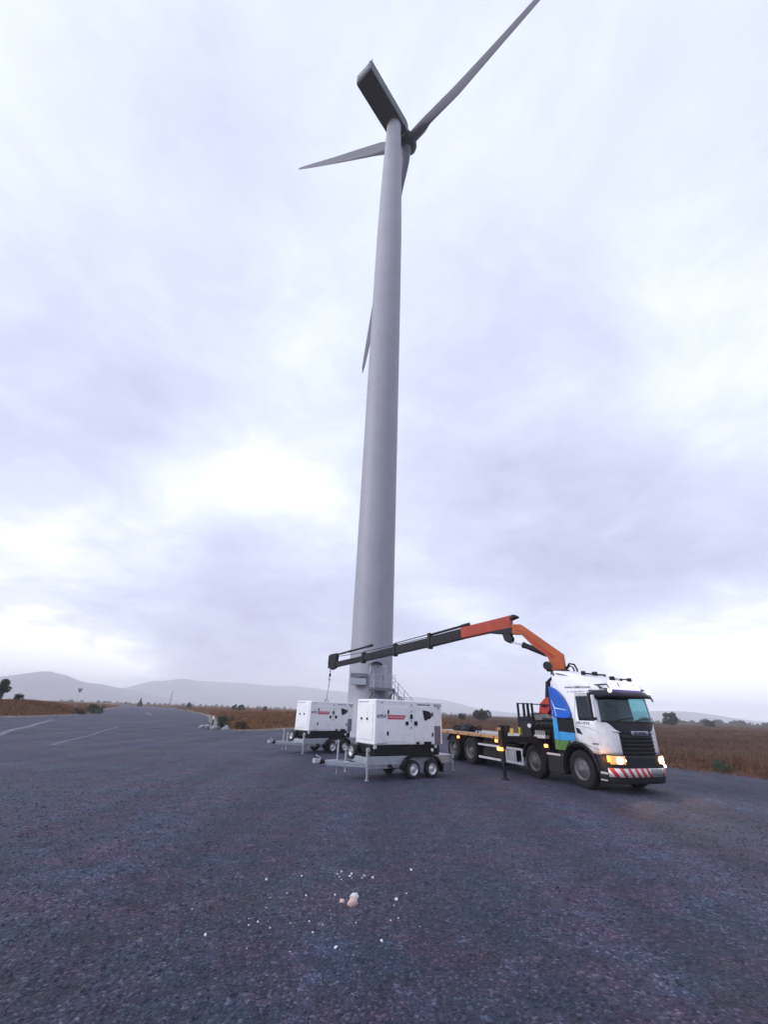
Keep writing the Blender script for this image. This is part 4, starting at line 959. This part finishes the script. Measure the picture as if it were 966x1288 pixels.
mb = MB(); mb.b2(1.16,1.28,-.40,-.26,3.10,3.24); mb.b2(1.16,1.28,-.02,.06,3.10,3.19); mb.b2(1.16,1.28,.38,.48,3.10,3.22); mb.tube([(1.22,-.02,3.17),(1.22,.42,3.18)], .022, 6); mb.build('air_horn', M['black'], lo, .02)
mb = MB(); mb.b2(1.16,1.27,-.24,-.04,3.11,3.19); mb.build('beacon', M['lens_off'], lo, .02)
# mirrors
for s in (-1,):
    mb = MB(); mb.tube([(1.12,s*1.18,2.70),(1.22,s*1.42,2.72)], .02, 6); mb.tube([(1.12,s*1.22,1.96),(1.22,s*1.42,1.94)], .025, 6)
    mb.b2(1.17,1.29,s*1.34,s*1.49,1.93,2.70); mr_ = mb.build('mirror', M['black'], lo, .03, 3)
    mb = MB(); mb.b2(1.29,1.335,s*1.355,s*1.48,2.0,2.64); mb.build('mirror_cover', M['cab_white'], mr_, .02, 3)
    mb = MB(); mb.b2(1.152,1.168,s*1.36,s*1.47,2.0,2.64); mb.build('mirror_glass', M['chrome'], mr_)
# printed fairing behind the doors
fp = [(-.70,2.95),(-.58,2.94),(-.42,2.88),(-.25,2.76),(-.10,2.61),(.03,2.42),(.12,2.24),(.18,2.08),(.17,2.0),(.12,1.955),(-.1,1.94),(-.45,1.955),(-.68,1.99)]
for s in (-1,1):
    mb = MB(); mb.prism(fp, s*1.24, s*1.335); fa = mb.build('side_fairing', M['blue'], lo, .03, 3)
    if s < 0:
        mb = MB(); H = (-.50,2.26)
        for a_,l_ in ((-6,.55),(112,.26),(232,.22)):
            e_ = (H[0]+math.cos(R(a_))*l_, H[1]+math.sin(R(a_))*l_); mb.prism([(H[0],H[1]-.016),(H[0]+.03,H[1]+.012),e_,(e_[0],e_[1]-.014)], -1.341,-1.334)
        mb.prism([(-.505,2.24),(-.49,2.24),(-.44,2.0),(-.46,2.0)], -1.340,-1.334); mb.build('turbine_print', M['white_print'], fa)
    mb = MB(); mb.prism([(-.72,1.28),(-.5,1.28),(-.5,1.96),(-.70,1.97)], s*1.235, s*1.30); mb.prism([(-.5,1.28),(.20,1.30),(.20,1.52),(-.5,1.54)], s*1.235, s*1.285); lf = mb.build('lower_fairing', M['light_blue'], lo, .012)
    mb = MB(); mb.prism([(-.74,.99),(-.30,1.0),(-.12,1.2),(-.08,1.285),(-.72,1.278)], s*1.236, s*1.298); mb.build('fairing_skirt', M['green'], lo, .012)
    mb = MB(); mb.prism([(-.5,1.53),(.22,1.52),(.20,1.96),(-.5,1.96)], s*1.245, s*1.262); mb.build('air_intake', M['black'], lo)
# chassis and axles
mb = MB()
for s in (-1,1): mb.b2(-9.3,1.0,s*.38,s*.46,.72,1.0)
for x in (-9.2,-7.2,-5.2,-3.4,-2.5,-.8): mb.b2(x-.06,x+.06,-.4,.4,.76,.96)
mb.b2(-.6,.9,-.5,.5,.55,1.15); mb.b2(-5.3,-3.4,-.9,-.48,.40,.95); mb.b2(-5.0,-3.2,.5,1.0,.42,.95)
mb.build('chassis', M['chassis'], lo, .01)
WX = [.2,-1.98,-6.24,-7.70]
mb = MB()
for x in WX: mb.cyl((x,-1.0,.52),(x,1.0,.52),.09); mb.cyl((x,-.25,.52),(x,.25,.52),.2)
mb.build('axle', M['chassis'], lo)
def lwheel(x, s, rear):
    y = s*(1.2-.16); r = .52
    mb = MB(); pr = [(.30,-.15),(.44,-.165),(.50,-.15),(r,-.12),(r,.12),(.50,.15),(.44,.165),(.30,.15),(.30,-.15)]
    mb.lathe(pr, (x,y,r), 'y', 44)
    for k in range(44):   # tread blocks
        q = 2*PI*k/44
        for yy in (-.085,.0,.085):
            c = (x+math.cos(q)*(r-.004), y+yy, r+math.sin(q)*(r-.004)); mb.box(c,(.045,.06,.02),Matrix.Rotation(PI/2-q+(.03 if yy else 0),3,'Y'))
    if rear:
        mb.lathe([(a_,h_-s*.34) for a_,h_ in pr], (x,y,r), 'y', 44)
    w = mb.build('wheel', M['tyre'], lo)
    mb = MB(); o_ = s
    if rear: p2 = [(.305,.15*o_),(.295,.155*o_),(.27,.05*o_),(.24,-.02*o_),(.13,-.03*o_),(.125,.10*o_),(.09,.13*o_),(.001,.135*o_)]
    else: p2 = [(.305,.15*o_),(.29,.16*o_),(.275,.09*o_),(.22,.12*o_),(.14,.15*o_),(.125,.165*o_),(.10,.20*o_),(.001,.205*o_)]
    mb.lathe(p2, (x,y,r), 'y', 36)
    for k in range(10):
        q = 2*PI*k/10; rr_ = .19; mb.cyl((x+math.cos(q)*rr_,y+(.0 if rear else .12)*o_-(.03*o_ if rear else 0),r+math.sin(q)*rr_),(x+math.cos(q)*rr_,y+(.03 if rear else .165)*o_,r+math.sin(q)*rr_),.017,n=6)
    mb.build('rim', M['rim_dirty'], w)
for i,x in enumerate(WX):
    for s in (-1,1): lwheel(x, s, i > 1)
for s in (-1,1):
    archband(-1.98,.60,.635,s*1.22,s*.85,M['dark_plastic'],'mudguard',R(8),R(172))
    for x in WX[2:]: archband(x,.60,.63,s*1.22,s*.62,M['dark_plastic'],'mudguard',R(28),R(152))
# deck
mb = MB(); mb.b2(-9.4,-2.82,-1.23,1.23,1.10,1.235); mb.b2(-9.4,-3.0,-.5,.5,.98,1.10); dk = mb.build('deck', M['deck'], lo, .008)
mb = MB()
for s in (-1,1): mb.b2(-9.42,-2.80,s*1.232,s*1.272,1.115,1.225); mb.b2(-9.42,-2.80,s*1.232,s*1.262,1.245,1.26)
mb.build('deck_edge', M['deck_edge'], dk, .006)
mb = MB()
for s in (-1,1):
    for x in np.arange(-9.0,-3.2,.95): mb.b2(x-.05,x+.05,s*1.274,s*1.285,1.14,1.19)
mb.build('lashing_ring', M['black'], dk)
# side guard
for s in (-1,1):
    mb = MB(); mb.b2(-5.55,-2.62,s*1.17,s*1.215,.79,.865); mb.b2(-5.55,-2.62,s*1.17,s*1.215,.32,.40)
    mb.b2(-2.68,-2.60,s*1.165,s*1.22,.32,.865); 
    for x in (-3.62,-3.16,-3.05): mb.b2(x-.03,x+.03,s*1.172,s*1.213,.40,.79)
    mb.build('side_guard', M['rail'], lo, .008)
    mb = MB(); mb.b2(-3.58,-3.18,s*1.12,s*1.17,.40,.79); mb.build('guard_panel', M['deck'], lo)
    mb = MB(); mb.b2(-5.3,-4.0,s*.75,s*1.12,.42,.98); mb.build('stowage_box', M['chassis'], lo, .02)
# amber side lamps, lit
for (x,y,z,r_) in ((-1.24,-1.27,1.06,.05),(-4.12,-1.285,1.03,.045),(-7.09,-1.285,1.0,.04),(-2.62,1.27,1.03,.04),(-5.5,1.27,1.03,.04)):
    s = -1 if y < 0 else 1; mb = MB(); mb.b2(x-.08,x+.08,y-s*.05,y,z-.05,z+.05); la = mb.build('marker_lamp', M['amber'], lo, .01)
    mb = MB(); mb.lathe([(.001,.02*s),(r_*.7,.012*s),(r_,0)], (x,y+s*.003,z), 'y', 14); mb.build('bulb', M['amberhot'], la)
# crane base, hydraulics
cr = MB(); cr.b2(-1.95,-.85,-.55,.55,1.0,1.35); cr.b2(-1.98,-1.62,-1.22,1.22,1.02,1.36); cr.b2(-1.1,-.82,-1.05,1.05,1.15,1.75); cr.cyl((-1.3,-.1,1.3),(-1.3,-.1,2.05),.36,.30,24)
crane = cr.build('crane', M['boom'], lo, .015)
mb = MB(); mb.b2(-2.62,-2.05,-1.15,-.2,1.26,1.78); mb.b2(-2.5,-2.15,-1.0,-.3,1.78,1.86); mb.b2(-2.62,-2.1,.2,1.1,1.26,1.7); mb.cyl((-2.0,-1.0,1.45),(-1.15,-1.0,1.45),.11); mb.cyl((-1.9,-1.05,1.72),(-.85,-1.05,1.74),.075); mb.cyl((-1.85,-.7,1.88),(-.9,-.7,1.86),.06); mb.b2(-.84,-.70,-1.1,1.1,1.0,2.0); mb.build('hydraulic_tank', M['dark_plastic'], crane, .02)
mb = MB(); mb.cyl((-2.06,-1.17,1.66),(-2.02,-1.25,1.66),.07); mb.build('filler_cap', M['rail'], crane)
mb = MB()
for k in range(9):
    x = -2.0+k*.12; mb.tube([(x,-1.16,1.4+.1*(k%3)),(x+.05,-1.24,1.55),(x+.15,-1.1,1.8-.05*(k%2)),(x+.3,-.6,1.9)], .018, 6)
mb.tube([(-2.4,-.9,1.78),(-2.3,-.8,2.05),(-1.9,-.5,2.1),(-1.45,-.35,1.95)], .025, 6); mb.tube([(-1.5,-.3,2.0),(-1.62,-.4,2.6),(-1.5,-.35,3.2),(-1.4,-.2,3.5)], .022, 6)
mb.build('hydraulic_hose', M['hose'], crane)
mb = MB(); 
for k in range(6): mb.cyl((-1.75+k*.09,-1.2,1.38),(-1.75+k*.09,-1.2,1.52),.018); 
mb.b2(-1.8,-1.25,-1.24,-1.06,1.28,1.38); mb.build('control_levers', M['rail'], crane)
mb = MB(); mb.prism([(-1.72,2.08),(-1.28,2.06),(-1.12,2.2),(-1.14,2.62),(-1.32,2.60),(-1.62,2.40)], -1.0,-.45); mb.b2(-1.5,-1.12,-.45,.25,2.06,2.5); mb.build('slewing_head', M['red'], crane, .03)
mb = MB(); mb.cyl((-1.33,-.86,2.45),(-1.24,-.80,3.16),.09); mb.cyl((-1.24,-.8,3.16),(-1.23,-.6,3.3),.05); mb.build('lifting_ram', M['boom'], crane)
mb = MB(); mb.b2(-1.48,-1.12,-.28,.08,2.0,3.45); mb.build('column', M['boom'], crane, .03)
yp_ = MB(); yp_.b2(-2.70,-2.62,-1.22,-1.0,1.32,1.58); yp_.b2(-3.2,-3.0,-1.24,-1.22,1.30,1.52); yp_.build('warning_plate', M['yellow'], crane, .005)
# outrigger swung out to the near side
mb = MB(); mb.b2(-1.93,-1.67,-2.6,-1.2,1.12,1.32); ob = mb.build('outrigger_beam', M['chassis'], crane, .015)
mb = MB(); mb.prism([(-1.98,1.66),(-1.42,1.66),(-1.62,1.30),(-1.70,1.06),(-1.90,1.06)], -2.62,-2.56); mb.b2(-1.90,-1.70,-2.74,-2.58,.92,1.62); mb.build('outrigger_head', M['chassis'], ob, .015)
mb = MB(); mb.cyl((-1.81,-2.66,.42),(-1.81,-2.66,1.5),.085); mb.cyl((-1.81,-2.66,.06),(-1.81,-2.66,.42),.055); mb.cyl((-1.81,-2.66,0.0),(-1.81,-2.66,.045),.15,.12,18); mb.build('outrigger_leg', M['boom'], ob)
mb = MB(); mb.cyl((-1.78,-2.745,1.54),(-1.78,-2.755,1.54),.05); mb.b2(-1.93,-1.86,-2.76,-2.74,1.42,1.58); mb.build('outrigger_decal', M['deck_edge'], ob)
mb = MB(); mb.b2(-1.96,-1.66,-2.80,-2.73,.86,.97); ol = mb.build('outrigger_lamp', M['amber'], ob, .02)
mb = MB(); mb.b2(-1.92,-1.70,-2.806,-2.801,.885,.945); mb.build('bulb', M['amberhot'], ol)
# stakes and rail at the head of the deck
mb = MB()
for x in (-2.78,-2.44,-2.20,-1.96): 
    w = .05 if x < -2.5 or x > -2.1 else .07; mb.b2(x-w/2,x+w/2,-1.12,-1.04,1.24,2.44-.02*(x+2.78)); mb.b2(x-w/2,x+w/2,1.04,1.12,1.24,2.42)
mb.bar((-2.8,-1.08,2.42),(-1.0,-1.08,2.36),.035,.035); mb.bar((-2.8,1.08,2.42),(-1.96,1.08,2.40),.035,.035); mb.box((-1.35,-1.08,2.33),(.12,.06,.07))
mb.b2(-2.8,-1.94,-1.14,-1.02,1.55,1.95); mb.build('headboard_stakes', M['boom'], lo, .006)
# booms, in the vertical plane from the column to the hook
e_w = Vector((-.79,.61,0)).normalized(); Bw = Vector((7.1,17.05,0)); RL = Matrix.Rotation(-LA,3,'Z'); eL = RL @ e_w; BL = RL @ (Bw-Vector((LX,LY,0))); nL = Vector((-eL.y,eL.x,0))
def cp(s, z, o=0): v = BL+eL*s+nL*o; return (v.x,v.y,z)
def cprism(mb, poly, hw, mi=0):
    n_ = len(poly); vs = [cp(a,b,-hw) for a,b in poly]+[cp(a,b,hw) for a,b in poly]
    mb.add(vs, [tuple(range(n_)), tuple(range(n_,2*n_))[::-1]]+[(k,n_+k,n_+(k+1)%n_,(k+1)%n_) for k in range(n_)], mi)
mb = MB(); cprism(mb, [(.42,3.62),(-.14,3.58),(-.14,4.20),(1.38,5.46),(1.76,5.49),(1.96,5.42),(1.95,5.16),(1.74,5.09),(1.41,5.06),(.95,4.54),(.54,4.23),(.40,4.02)], .15); ib = mb.build('inner_boom', M['orange2'], crane, .02)
mb = MB(); cprism(mb, [(.30,4.05),(.12,4.1),(1.42,5.22),(1.62,5.24),(1.60,5.19),(1.44,5.17)], .162); mb.build('boom_web', M['orange'], ib)
mb = MB(); mb.cyl(cp(.48,3.78,-.2),cp(.48,3.78,.2),.16,n=20); mb.b2(-1.6,-1.0,-.3,.1,3.44,3.62); cprism(mb,[(.6,3.86),(.34,3.92),(.3,3.6),(.55,3.58)],.12); mb.build('boom_pivot', M['black'], crane, .01)
mb = MB(); mb.tube([cp(-.12,3.66,-.12),cp(-.28,3.86,-.12),cp(-.46,3.82,-.1),cp(-.55,3.62,-.08),cp(-.5,3.42,-.05)], .035, 7); mb.tube([cp(-.12,3.60,-.05),cp(-.30,3.78,-.05),cp(-.42,3.70,-.05),cp(-.46,3.46,0)], .03, 7); mb.build('hose_loop', M['hose'], crane)
mbp = [(4.16,5.55),(2.65,5.75),(1.64,5.89),(1.54,5.82),(1.80,5.69),(1.79,5.47),(1.88,5.27),(2.19,5.22),(2.69,5.25),(4.16,5.07)]
mb = MB(); cprism(mb, mbp, .17); bo = mb.build('main_boom', M['orange'], crane, .02)
mb = MB(); cprism(mb, [(1.66,5.90),(1.50,5.84),(1.52,5.78),(1.78,5.70),(1.85,5.74)], .178); mb.build('boom_end_cap', M['black'], bo, .01)
mb = MB(); cprism(mb, [(2.95,5.24),(1.75,5.36),(1.80,5.10),(2.15,5.12)], .178); mb.build('boom_shoe', M['boom'], bo, .01)
mb = MB()
for o_ in (-.13,.13):
    n_ = [(2.24,5.22),(2.14,4.84),(1.98,4.74),(1.84,4.78),(1.80,4.94),(1.9,5.16)]; vs = [cp(a,b,o_-.025) for a,b in n_]+[cp(a,b,o_+.025) for a,b in n_]; mb.add(vs,[tuple(range(6)),tuple(range(6,12))[::-1]]+[(k,6+k,6+(k+1)%6,(k+1)%6) for k in range(6)])
mb.cyl(cp(1.98,4.84,-.18),cp(1.98,4.84,.18),.07); mb.build('knuckle_link', M['black'], crane, .006)
mb = MB(); mb.cyl(cp(1.95,4.82),cp(1.36,4.62),.038,n=16); mb.build('piston_rod', M['chrome'], crane)
mb = MB(); mb.cyl(cp(1.40,4.64),cp(.50,4.24),.105,.12,n=18); mb.cyl(cp(1.42,4.645),cp(1.34,4.61),.125,n=18); mb.build('knuckle_ram', M['boom'], crane)
secs = [(4.10,5.07,5.92,4.80,.45,.145),(5.85,4.83,7.96,4.55,.40,.125),(7.9,4.575,10.0,4.29,.355,.108),(9.95,4.32,12.0,4.06,.27,.09)]
for i,(s0,z0,s1,z1,h,hw) in enumerate(secs):
    mb = MB(); cprism(mb, [(s0,z0),(s1,z1),(s1,z1+h),(s0,z0+h)], hw)
    eb = mb.build('boom_extension', M['boom'], crane, .012)
    if i < 3:
        mb = MB(); zt = [5.42,5.06,4.74][i]; cprism(mb, [(s1-.08,z1-.06),(s1+.06,z1-.08),(s1+.03,zt),(s1-.10,zt+.02)], hw+.035); mb.build('collar', M['black'], eb, .01)
mb = MB(); cprism(mb, [(11.86,4.80),(12.34,4.74),(12.46,4.66),(12.44,4.02),(12.28,4.0),(12.22,3.94),(12.08,3.97),(11.9,4.06)], .12); mb.cyl(cp(12.36,4.3,-.16),cp(12.36,4.3,.16),.06); mb.build('boom_tip', M['boom'], crane, .015)
mb = MB(); mb.cyl(cp(11.95,4.72),cp(9.42,5.09),.05); mb.cyl(cp(9.75,5.045),cp(9.42,5.09),.07); mb.cyl(cp(10.9,4.875),cp(11.05,4.85),.065); mb.cyl(cp(12.0,4.62),cp(10.0,4.75),.016)
mb.cyl(cp(10.0,4.78),cp(7.95,5.03),.016)
mb.cyl(cp(7.96,5.10),cp(5.85,5.42),.022); mb.cyl(cp(7.96,5.02),cp(5.85,5.30),.016); mb.cyl(cp(5.9,5.36),cp(3.78,5.70),.055); mb.cyl(cp(5.9,5.24),cp(4.0,5.52),.02); mb.cyl(cp(4.2,5.63),cp(3.78,5.70),.075); mb.build('extension_ram', M['black'], crane)
mb = MB(); mb.tube([cp(12.34,4.02),cp(12.33,3.74)], .022, 6); mb.cyl(cp(12.33,3.74),cp(12.33,3.62),.06); mb.build('hook_link', M['black'], crane)
mb = MB(); hk = [cp(12.33+.075*math.sin(q),3.50+.075*math.cos(q)) for q in np.linspace(-.2,4.2,12)]; mb.tube([cp(12.33,3.62)]+hk, .02, 7); hook = mb.build('hook', M['black'], crane)
mb = MB(); p0 = Vector(cp(12.33,3.44)); p1 = Vector(cp(12.43,2.46)); N_ = 22
for k in range(N_):
    a_ = p0.lerp(p1,k/N_); b_ = p0.lerp(p1,(k+1.25)/N_); sdv_ = nL if k%2 else eL
    mb.tube([a_+sdv_*.014,b_+sdv_*.014], .006, 5); mb.tube([a_-sdv_*.014,b_-sdv_*.014], .006, 5)
mb.tube([p0+Vector((0,0,.02)),p0.lerp(p1,.4)], .017, 6)
mb.build('lifting_chain', M['black'], hook)
# warm light that the lit headlamps throw on the bumper and ground in front
for y in (-.9,.9):
    ld = bpy.data.lights.new('headlamp_beam','SPOT'); ld.energy = 60; ld.color = (1,.72,.42); ld.spot_size = R(110); ld.spot_blend = .8; ld.shadow_soft_size = .08
    l = bpy.data.objects.new('headlamp_beam', ld); COL.objects.link(l); l.parent = lo; l.location = (1.56,y,.88); l.rotation_euler = (0,R(-78),0)
for (x,y,z,e) in ((-1.24,-1.36,1.06,1.6),(-1.81,-2.88,.92,5),(-4.12,-1.36,1.03,1.2),(1.25,-1.32,.9,3.0)):
    ld = bpy.data.lights.new('amber_glow','POINT'); ld.energy = e; ld.color = (1,.36,.06); ld.shadow_soft_size = .03
    l = bpy.data.objects.new('amber_glow', ld); COL.objects.link(l); l.parent = lo; l.location = (x,y,z)
# a heap of slings lying on the deck
def loc2w(x,y,z): v = Matrix.Rotation(LA,3,'Z') @ Vector((x,y,z)); return (v.x+LX, v.y+LY, v.z)
hp = empty('sling_heap', loc2w(-7.2,-.75,1.236), LA); tag(hp, 'dark heap of lifting slings and mats lying on the rear of the lorry deck', 'lifting slings')
me = rock_mesh((.62,.34,.20), 77, sub=3); me.materials.append(M['hose']); o = bpy.data.objects.new('folded_mat', me); COL.objects.link(o); o.parent = hp; o.location = (.1,0,.12)
mb = MB(); rr = random.Random(4)
for k in range(7):
    cxx = rr.uniform(-.7,.8); cy = rr.uniform(-.25,.2); rad = rr.uniform(.14,.24); mb.tube([(cxx+rad*math.cos(q)*1.3,cy+rad*math.sin(q),.06+.05*k*.6+.05*math.sin(q*2+k)) for q in np.linspace(0,5.8,14)], .03, 6)
mb.tube([(.7,0,.05),(.95,.05,.16),(1.0,0,.04),(1.15,-.1,.03)], .035, 6); mb.build('sling', M['hose'], hp)

# ================================================================== AIR, SKY, LIGHT, CAMERA
hz_ = MB(); hz_.b2(-4700,4700,-4600,4800,-9,163); o = hz_.build('haze', [], None)
o.data.materials.clear(); m = bpy.data.materials.new('moist_air'); m.use_nodes = True; nt = m.node_tree; nt.nodes.remove(nt.nodes['Principled BSDF'])
vv = nt.nodes.new('ShaderNodeVolumePrincipled'); vv.inputs['Color'].default_value = (.935,.95,1,1); vv.inputs['Density'].default_value = HAZE = 4.8e-4; vv.inputs['Anisotropy'].default_value = -.2
nt.links.new(vv.outputs[0], nt.nodes['Material Output'].inputs['Volume']); o.data.materials.append(m); tag(o, 'thin pale mist hanging over the whole moor', 'haze', kind='stuff')

SUN_EL, SUN_AZ = R(24), R(252)     # azimuth clockwise from +Y: low, behind and to the left of the camera
w = bpy.data.worlds.new('World'); S.world = w; w.use_nodes = True; nt = w.node_tree; N = nt.nodes; L = nt.links
bg = N['Background']; bg.inputs['Strength'].default_value = .1
sky = N.new('ShaderNodeTexSky'); sky.sky_type = 'NISHITA'; sky.sun_disc = False; sky.sun_elevation = SUN_EL; sky.sun_rotation = SUN_AZ; sky.air_density = 1.2; sky.dust_density = 3
tc = N.new('ShaderNodeTexCoord'); D = tc.outputs['Generated']
def math_(op, a, b=None, c=None, clamp=False):
    x = N.new('ShaderNodeMath'); x.operation = op; x.use_clamp = clamp
    for i,v in enumerate((a,b,c)):
        if v is None: continue
        if isinstance(v,(int,float)): x.inputs[i].default_value = v
        else: L.new(v, x.inputs[i])
    return x.outputs[0]
sp = N.new('ShaderNodeSeparateXYZ'); L.new(D, sp.inputs[0]); X_, Y_, Z_ = sp.outputs
den = math_('ADD', math_('MAXIMUM', Z_, 0.0), .22)
cb = N.new('ShaderNodeCombineXYZ'); L.new(math_('DIVIDE', X_, den), cb.inputs[0]); L.new(math_('DIVIDE', Y_, den), cb.inputs[1]); cb.inputs[2].default_value = 3.1
def cn(sc, det, rg, dist=0):
    v = N.new('ShaderNodeTexNoise'); v.inputs['Scale'].default_value = sc; v.inputs['Detail'].default_value = det; v.inputs['Roughness'].default_value = rg; v.inputs['Distortion'].default_value = dist; L.new(cb.outputs[0], v.inputs['Vector']); return v.outputs['Fac']
c1 = cn(1.0,5,.5,.3); c2 = cn(3.4,8,.62,.4); c3 = cn(2.1,9,.60,.8)
base = math_('ADD', math_('MULTIPLY', c1, .62), math_('MULTIPLY', c2, .38))       # ~ .3 - .7
base = math_('MULTIPLY', math_('SUBTRACT', base, .5), 1.45)
def lobe(az, el, wid, amp, wob_=.10):
    """a brighter or darker bank of cloud lying in one direction, with a ragged edge"""
    d = Vector((math.sin(R(az))*math.cos(R(el)), math.cos(R(az))*math.cos(R(el)), math.sin(R(el))))
    vm = N.new('ShaderNodeVectorMath'); vm.operation = 'DOT_PRODUCT'; L.new(D, vm.inputs[0]); vm.inputs[1].default_value = d
    a = math_('MULTIPLY', math_('SUBTRACT', 1.0, vm.outputs['Value']), 1/(2*(R(wid)/2)**2)*1.0)
    a = math_('ADD', a, math_('MULTIPLY', math_('SUBTRACT', .5, c3), wob_*22))
    return math_('MULTIPLY', math_('POWER', 2.718, math_('MULTIPLY', math_('MAXIMUM', a, 0.0), -1.0)), amp)
tot = base
LOBES = [(-29,25.5,5,.15),(-23,28,5.5,.17),(-16,28,5,.15),(-10,30,4.5,.15),(-8,26,5,.14),(-44,28,5,.12),(-40,15,7,.32),(-31,17,6,.24),(-38,3.6,6.5,.85),(-29,2.2,5,.5),(41,3.2,9,.75),(29,2.4,6,.45),(12,11,6,.14),(8,19,5,.10),(47,32,9,.14),
         (-44,33,10,-.20),(-30,36,8,-.10),(-15,9.5,9,-.18),(-34,9.5,7,-.14),(31,31,13,-.15),(15,25,8,-.14),(24,13,9,-.18),(38,15,7,-.12),(6,40,8,-.08)]
for lb in LOBES: tot = math_('ADD', tot, lobe(*lb))
up_ = math_('MULTIPLY', math_('MAXIMUM', math_('SUBTRACT', Z_, .5), 0.0), .32); tot = math_('ADD', tot, up_)
# unseen sky behind the camera, brightened to light the white generators
back = math_('MULTIPLY', math_('MAXIMUM', math_('MULTIPLY', math_('ADD', math_('MULTIPLY', Y_, .62), math_('MULTIPLY', X_, .55)), -1.0), 0.0), .95)
ramp = N.new('ShaderNodeValToRGB'); cr_ = ramp.color_ramp; L.new(math_('ADD', math_('MULTIPLY', tot, 1.0), .47, clamp=True), ramp.inputs['Fac'])
st = [(0,(.54,.57,.80)),(.25,(.67,.70,.94)),(.45,(.80,.85,1.10)),(.62,(.93,1.0,1.22)),(.8,(1.15,1.21,1.34)),(1,(1.65,1.66,1.70))]
while len(cr_.elements) < len(st): cr_.elements.new(.5)
for e,(p_,c_) in zip(cr_.elements, st): e.position = p_; e.color = (*c_,1)
gain = math_('MULTIPLY', math_('ADD', 1.0, back), 10.0)
sc_ = N.new('ShaderNodeVectorMath'); sc_.operation = 'SCALE'; L.new(ramp.outputs['Color'], sc_.inputs[0]); L.new(gain, sc_.inputs['Scale'])
mx = N.new('ShaderNodeMix'); mx.data_type = 'RGBA'; mx.inputs[0].default_value = .94; L.new(sky.outputs[0], mx.inputs[6]); L.new(sc_.outputs[0], mx.inputs[7]); L.new(mx.outputs[2], bg.inputs['Color'])
sl = bpy.data.lights.new('sun','SUN'); sl.energy = 1.9; sl.angle = R(22); sl.color = (1,.97,.95); so = bpy.data.objects.new('sun', sl); COL.objects.link(so)
sd3 = Vector((math.sin(SUN_AZ)*math.cos(SUN_EL), math.cos(SUN_AZ)*math.cos(SUN_EL), math.sin(SUN_EL))); so.rotation_euler = sd3.to_track_quat('Z','Y').to_euler(); so.location = (-30,-30,40)

cam = bpy.data.cameras.new('camera'); co = bpy.data.objects.new('camera', cam); COL.objects.link(co); S.camera = co
cam.sensor_fit = 'VERTICAL'; cam.sensor_height = 36; cam.lens = 523.24/1288*36; cam.clip_start = .05; cam.clip_end = 20000
pit, rol, hh = 0.44696, 0.03505, 1.96
Fv = Vector((0,math.cos(pit),math.sin(pit))); U0 = Vector((0,-math.sin(pit),math.cos(pit))); R0 = Vector((1,0,0))
Rv = R0*math.cos(rol)+U0*math.sin(rol); Uv = -R0*math.sin(rol)+U0*math.cos(rol)
co.matrix_world = Matrix.Translation((0,0,hh)) @ Matrix((Rv,Uv,-Fv)).transposed().to_4x4()
S.view_settings.view_transform = 'Standard'; S.view_settings.look = 'None'; S.view_settings.exposure = 0; S.view_settings.gamma = 1
S.render.engine = 'CYCLES'; S.cycles.max_bounces = 6; S.cycles.volume_bounces = 3; S.cycles.transparent_max_bounces = 12; S.cycles.use_denoising = True
S.cycles.volume_step_rate = 1
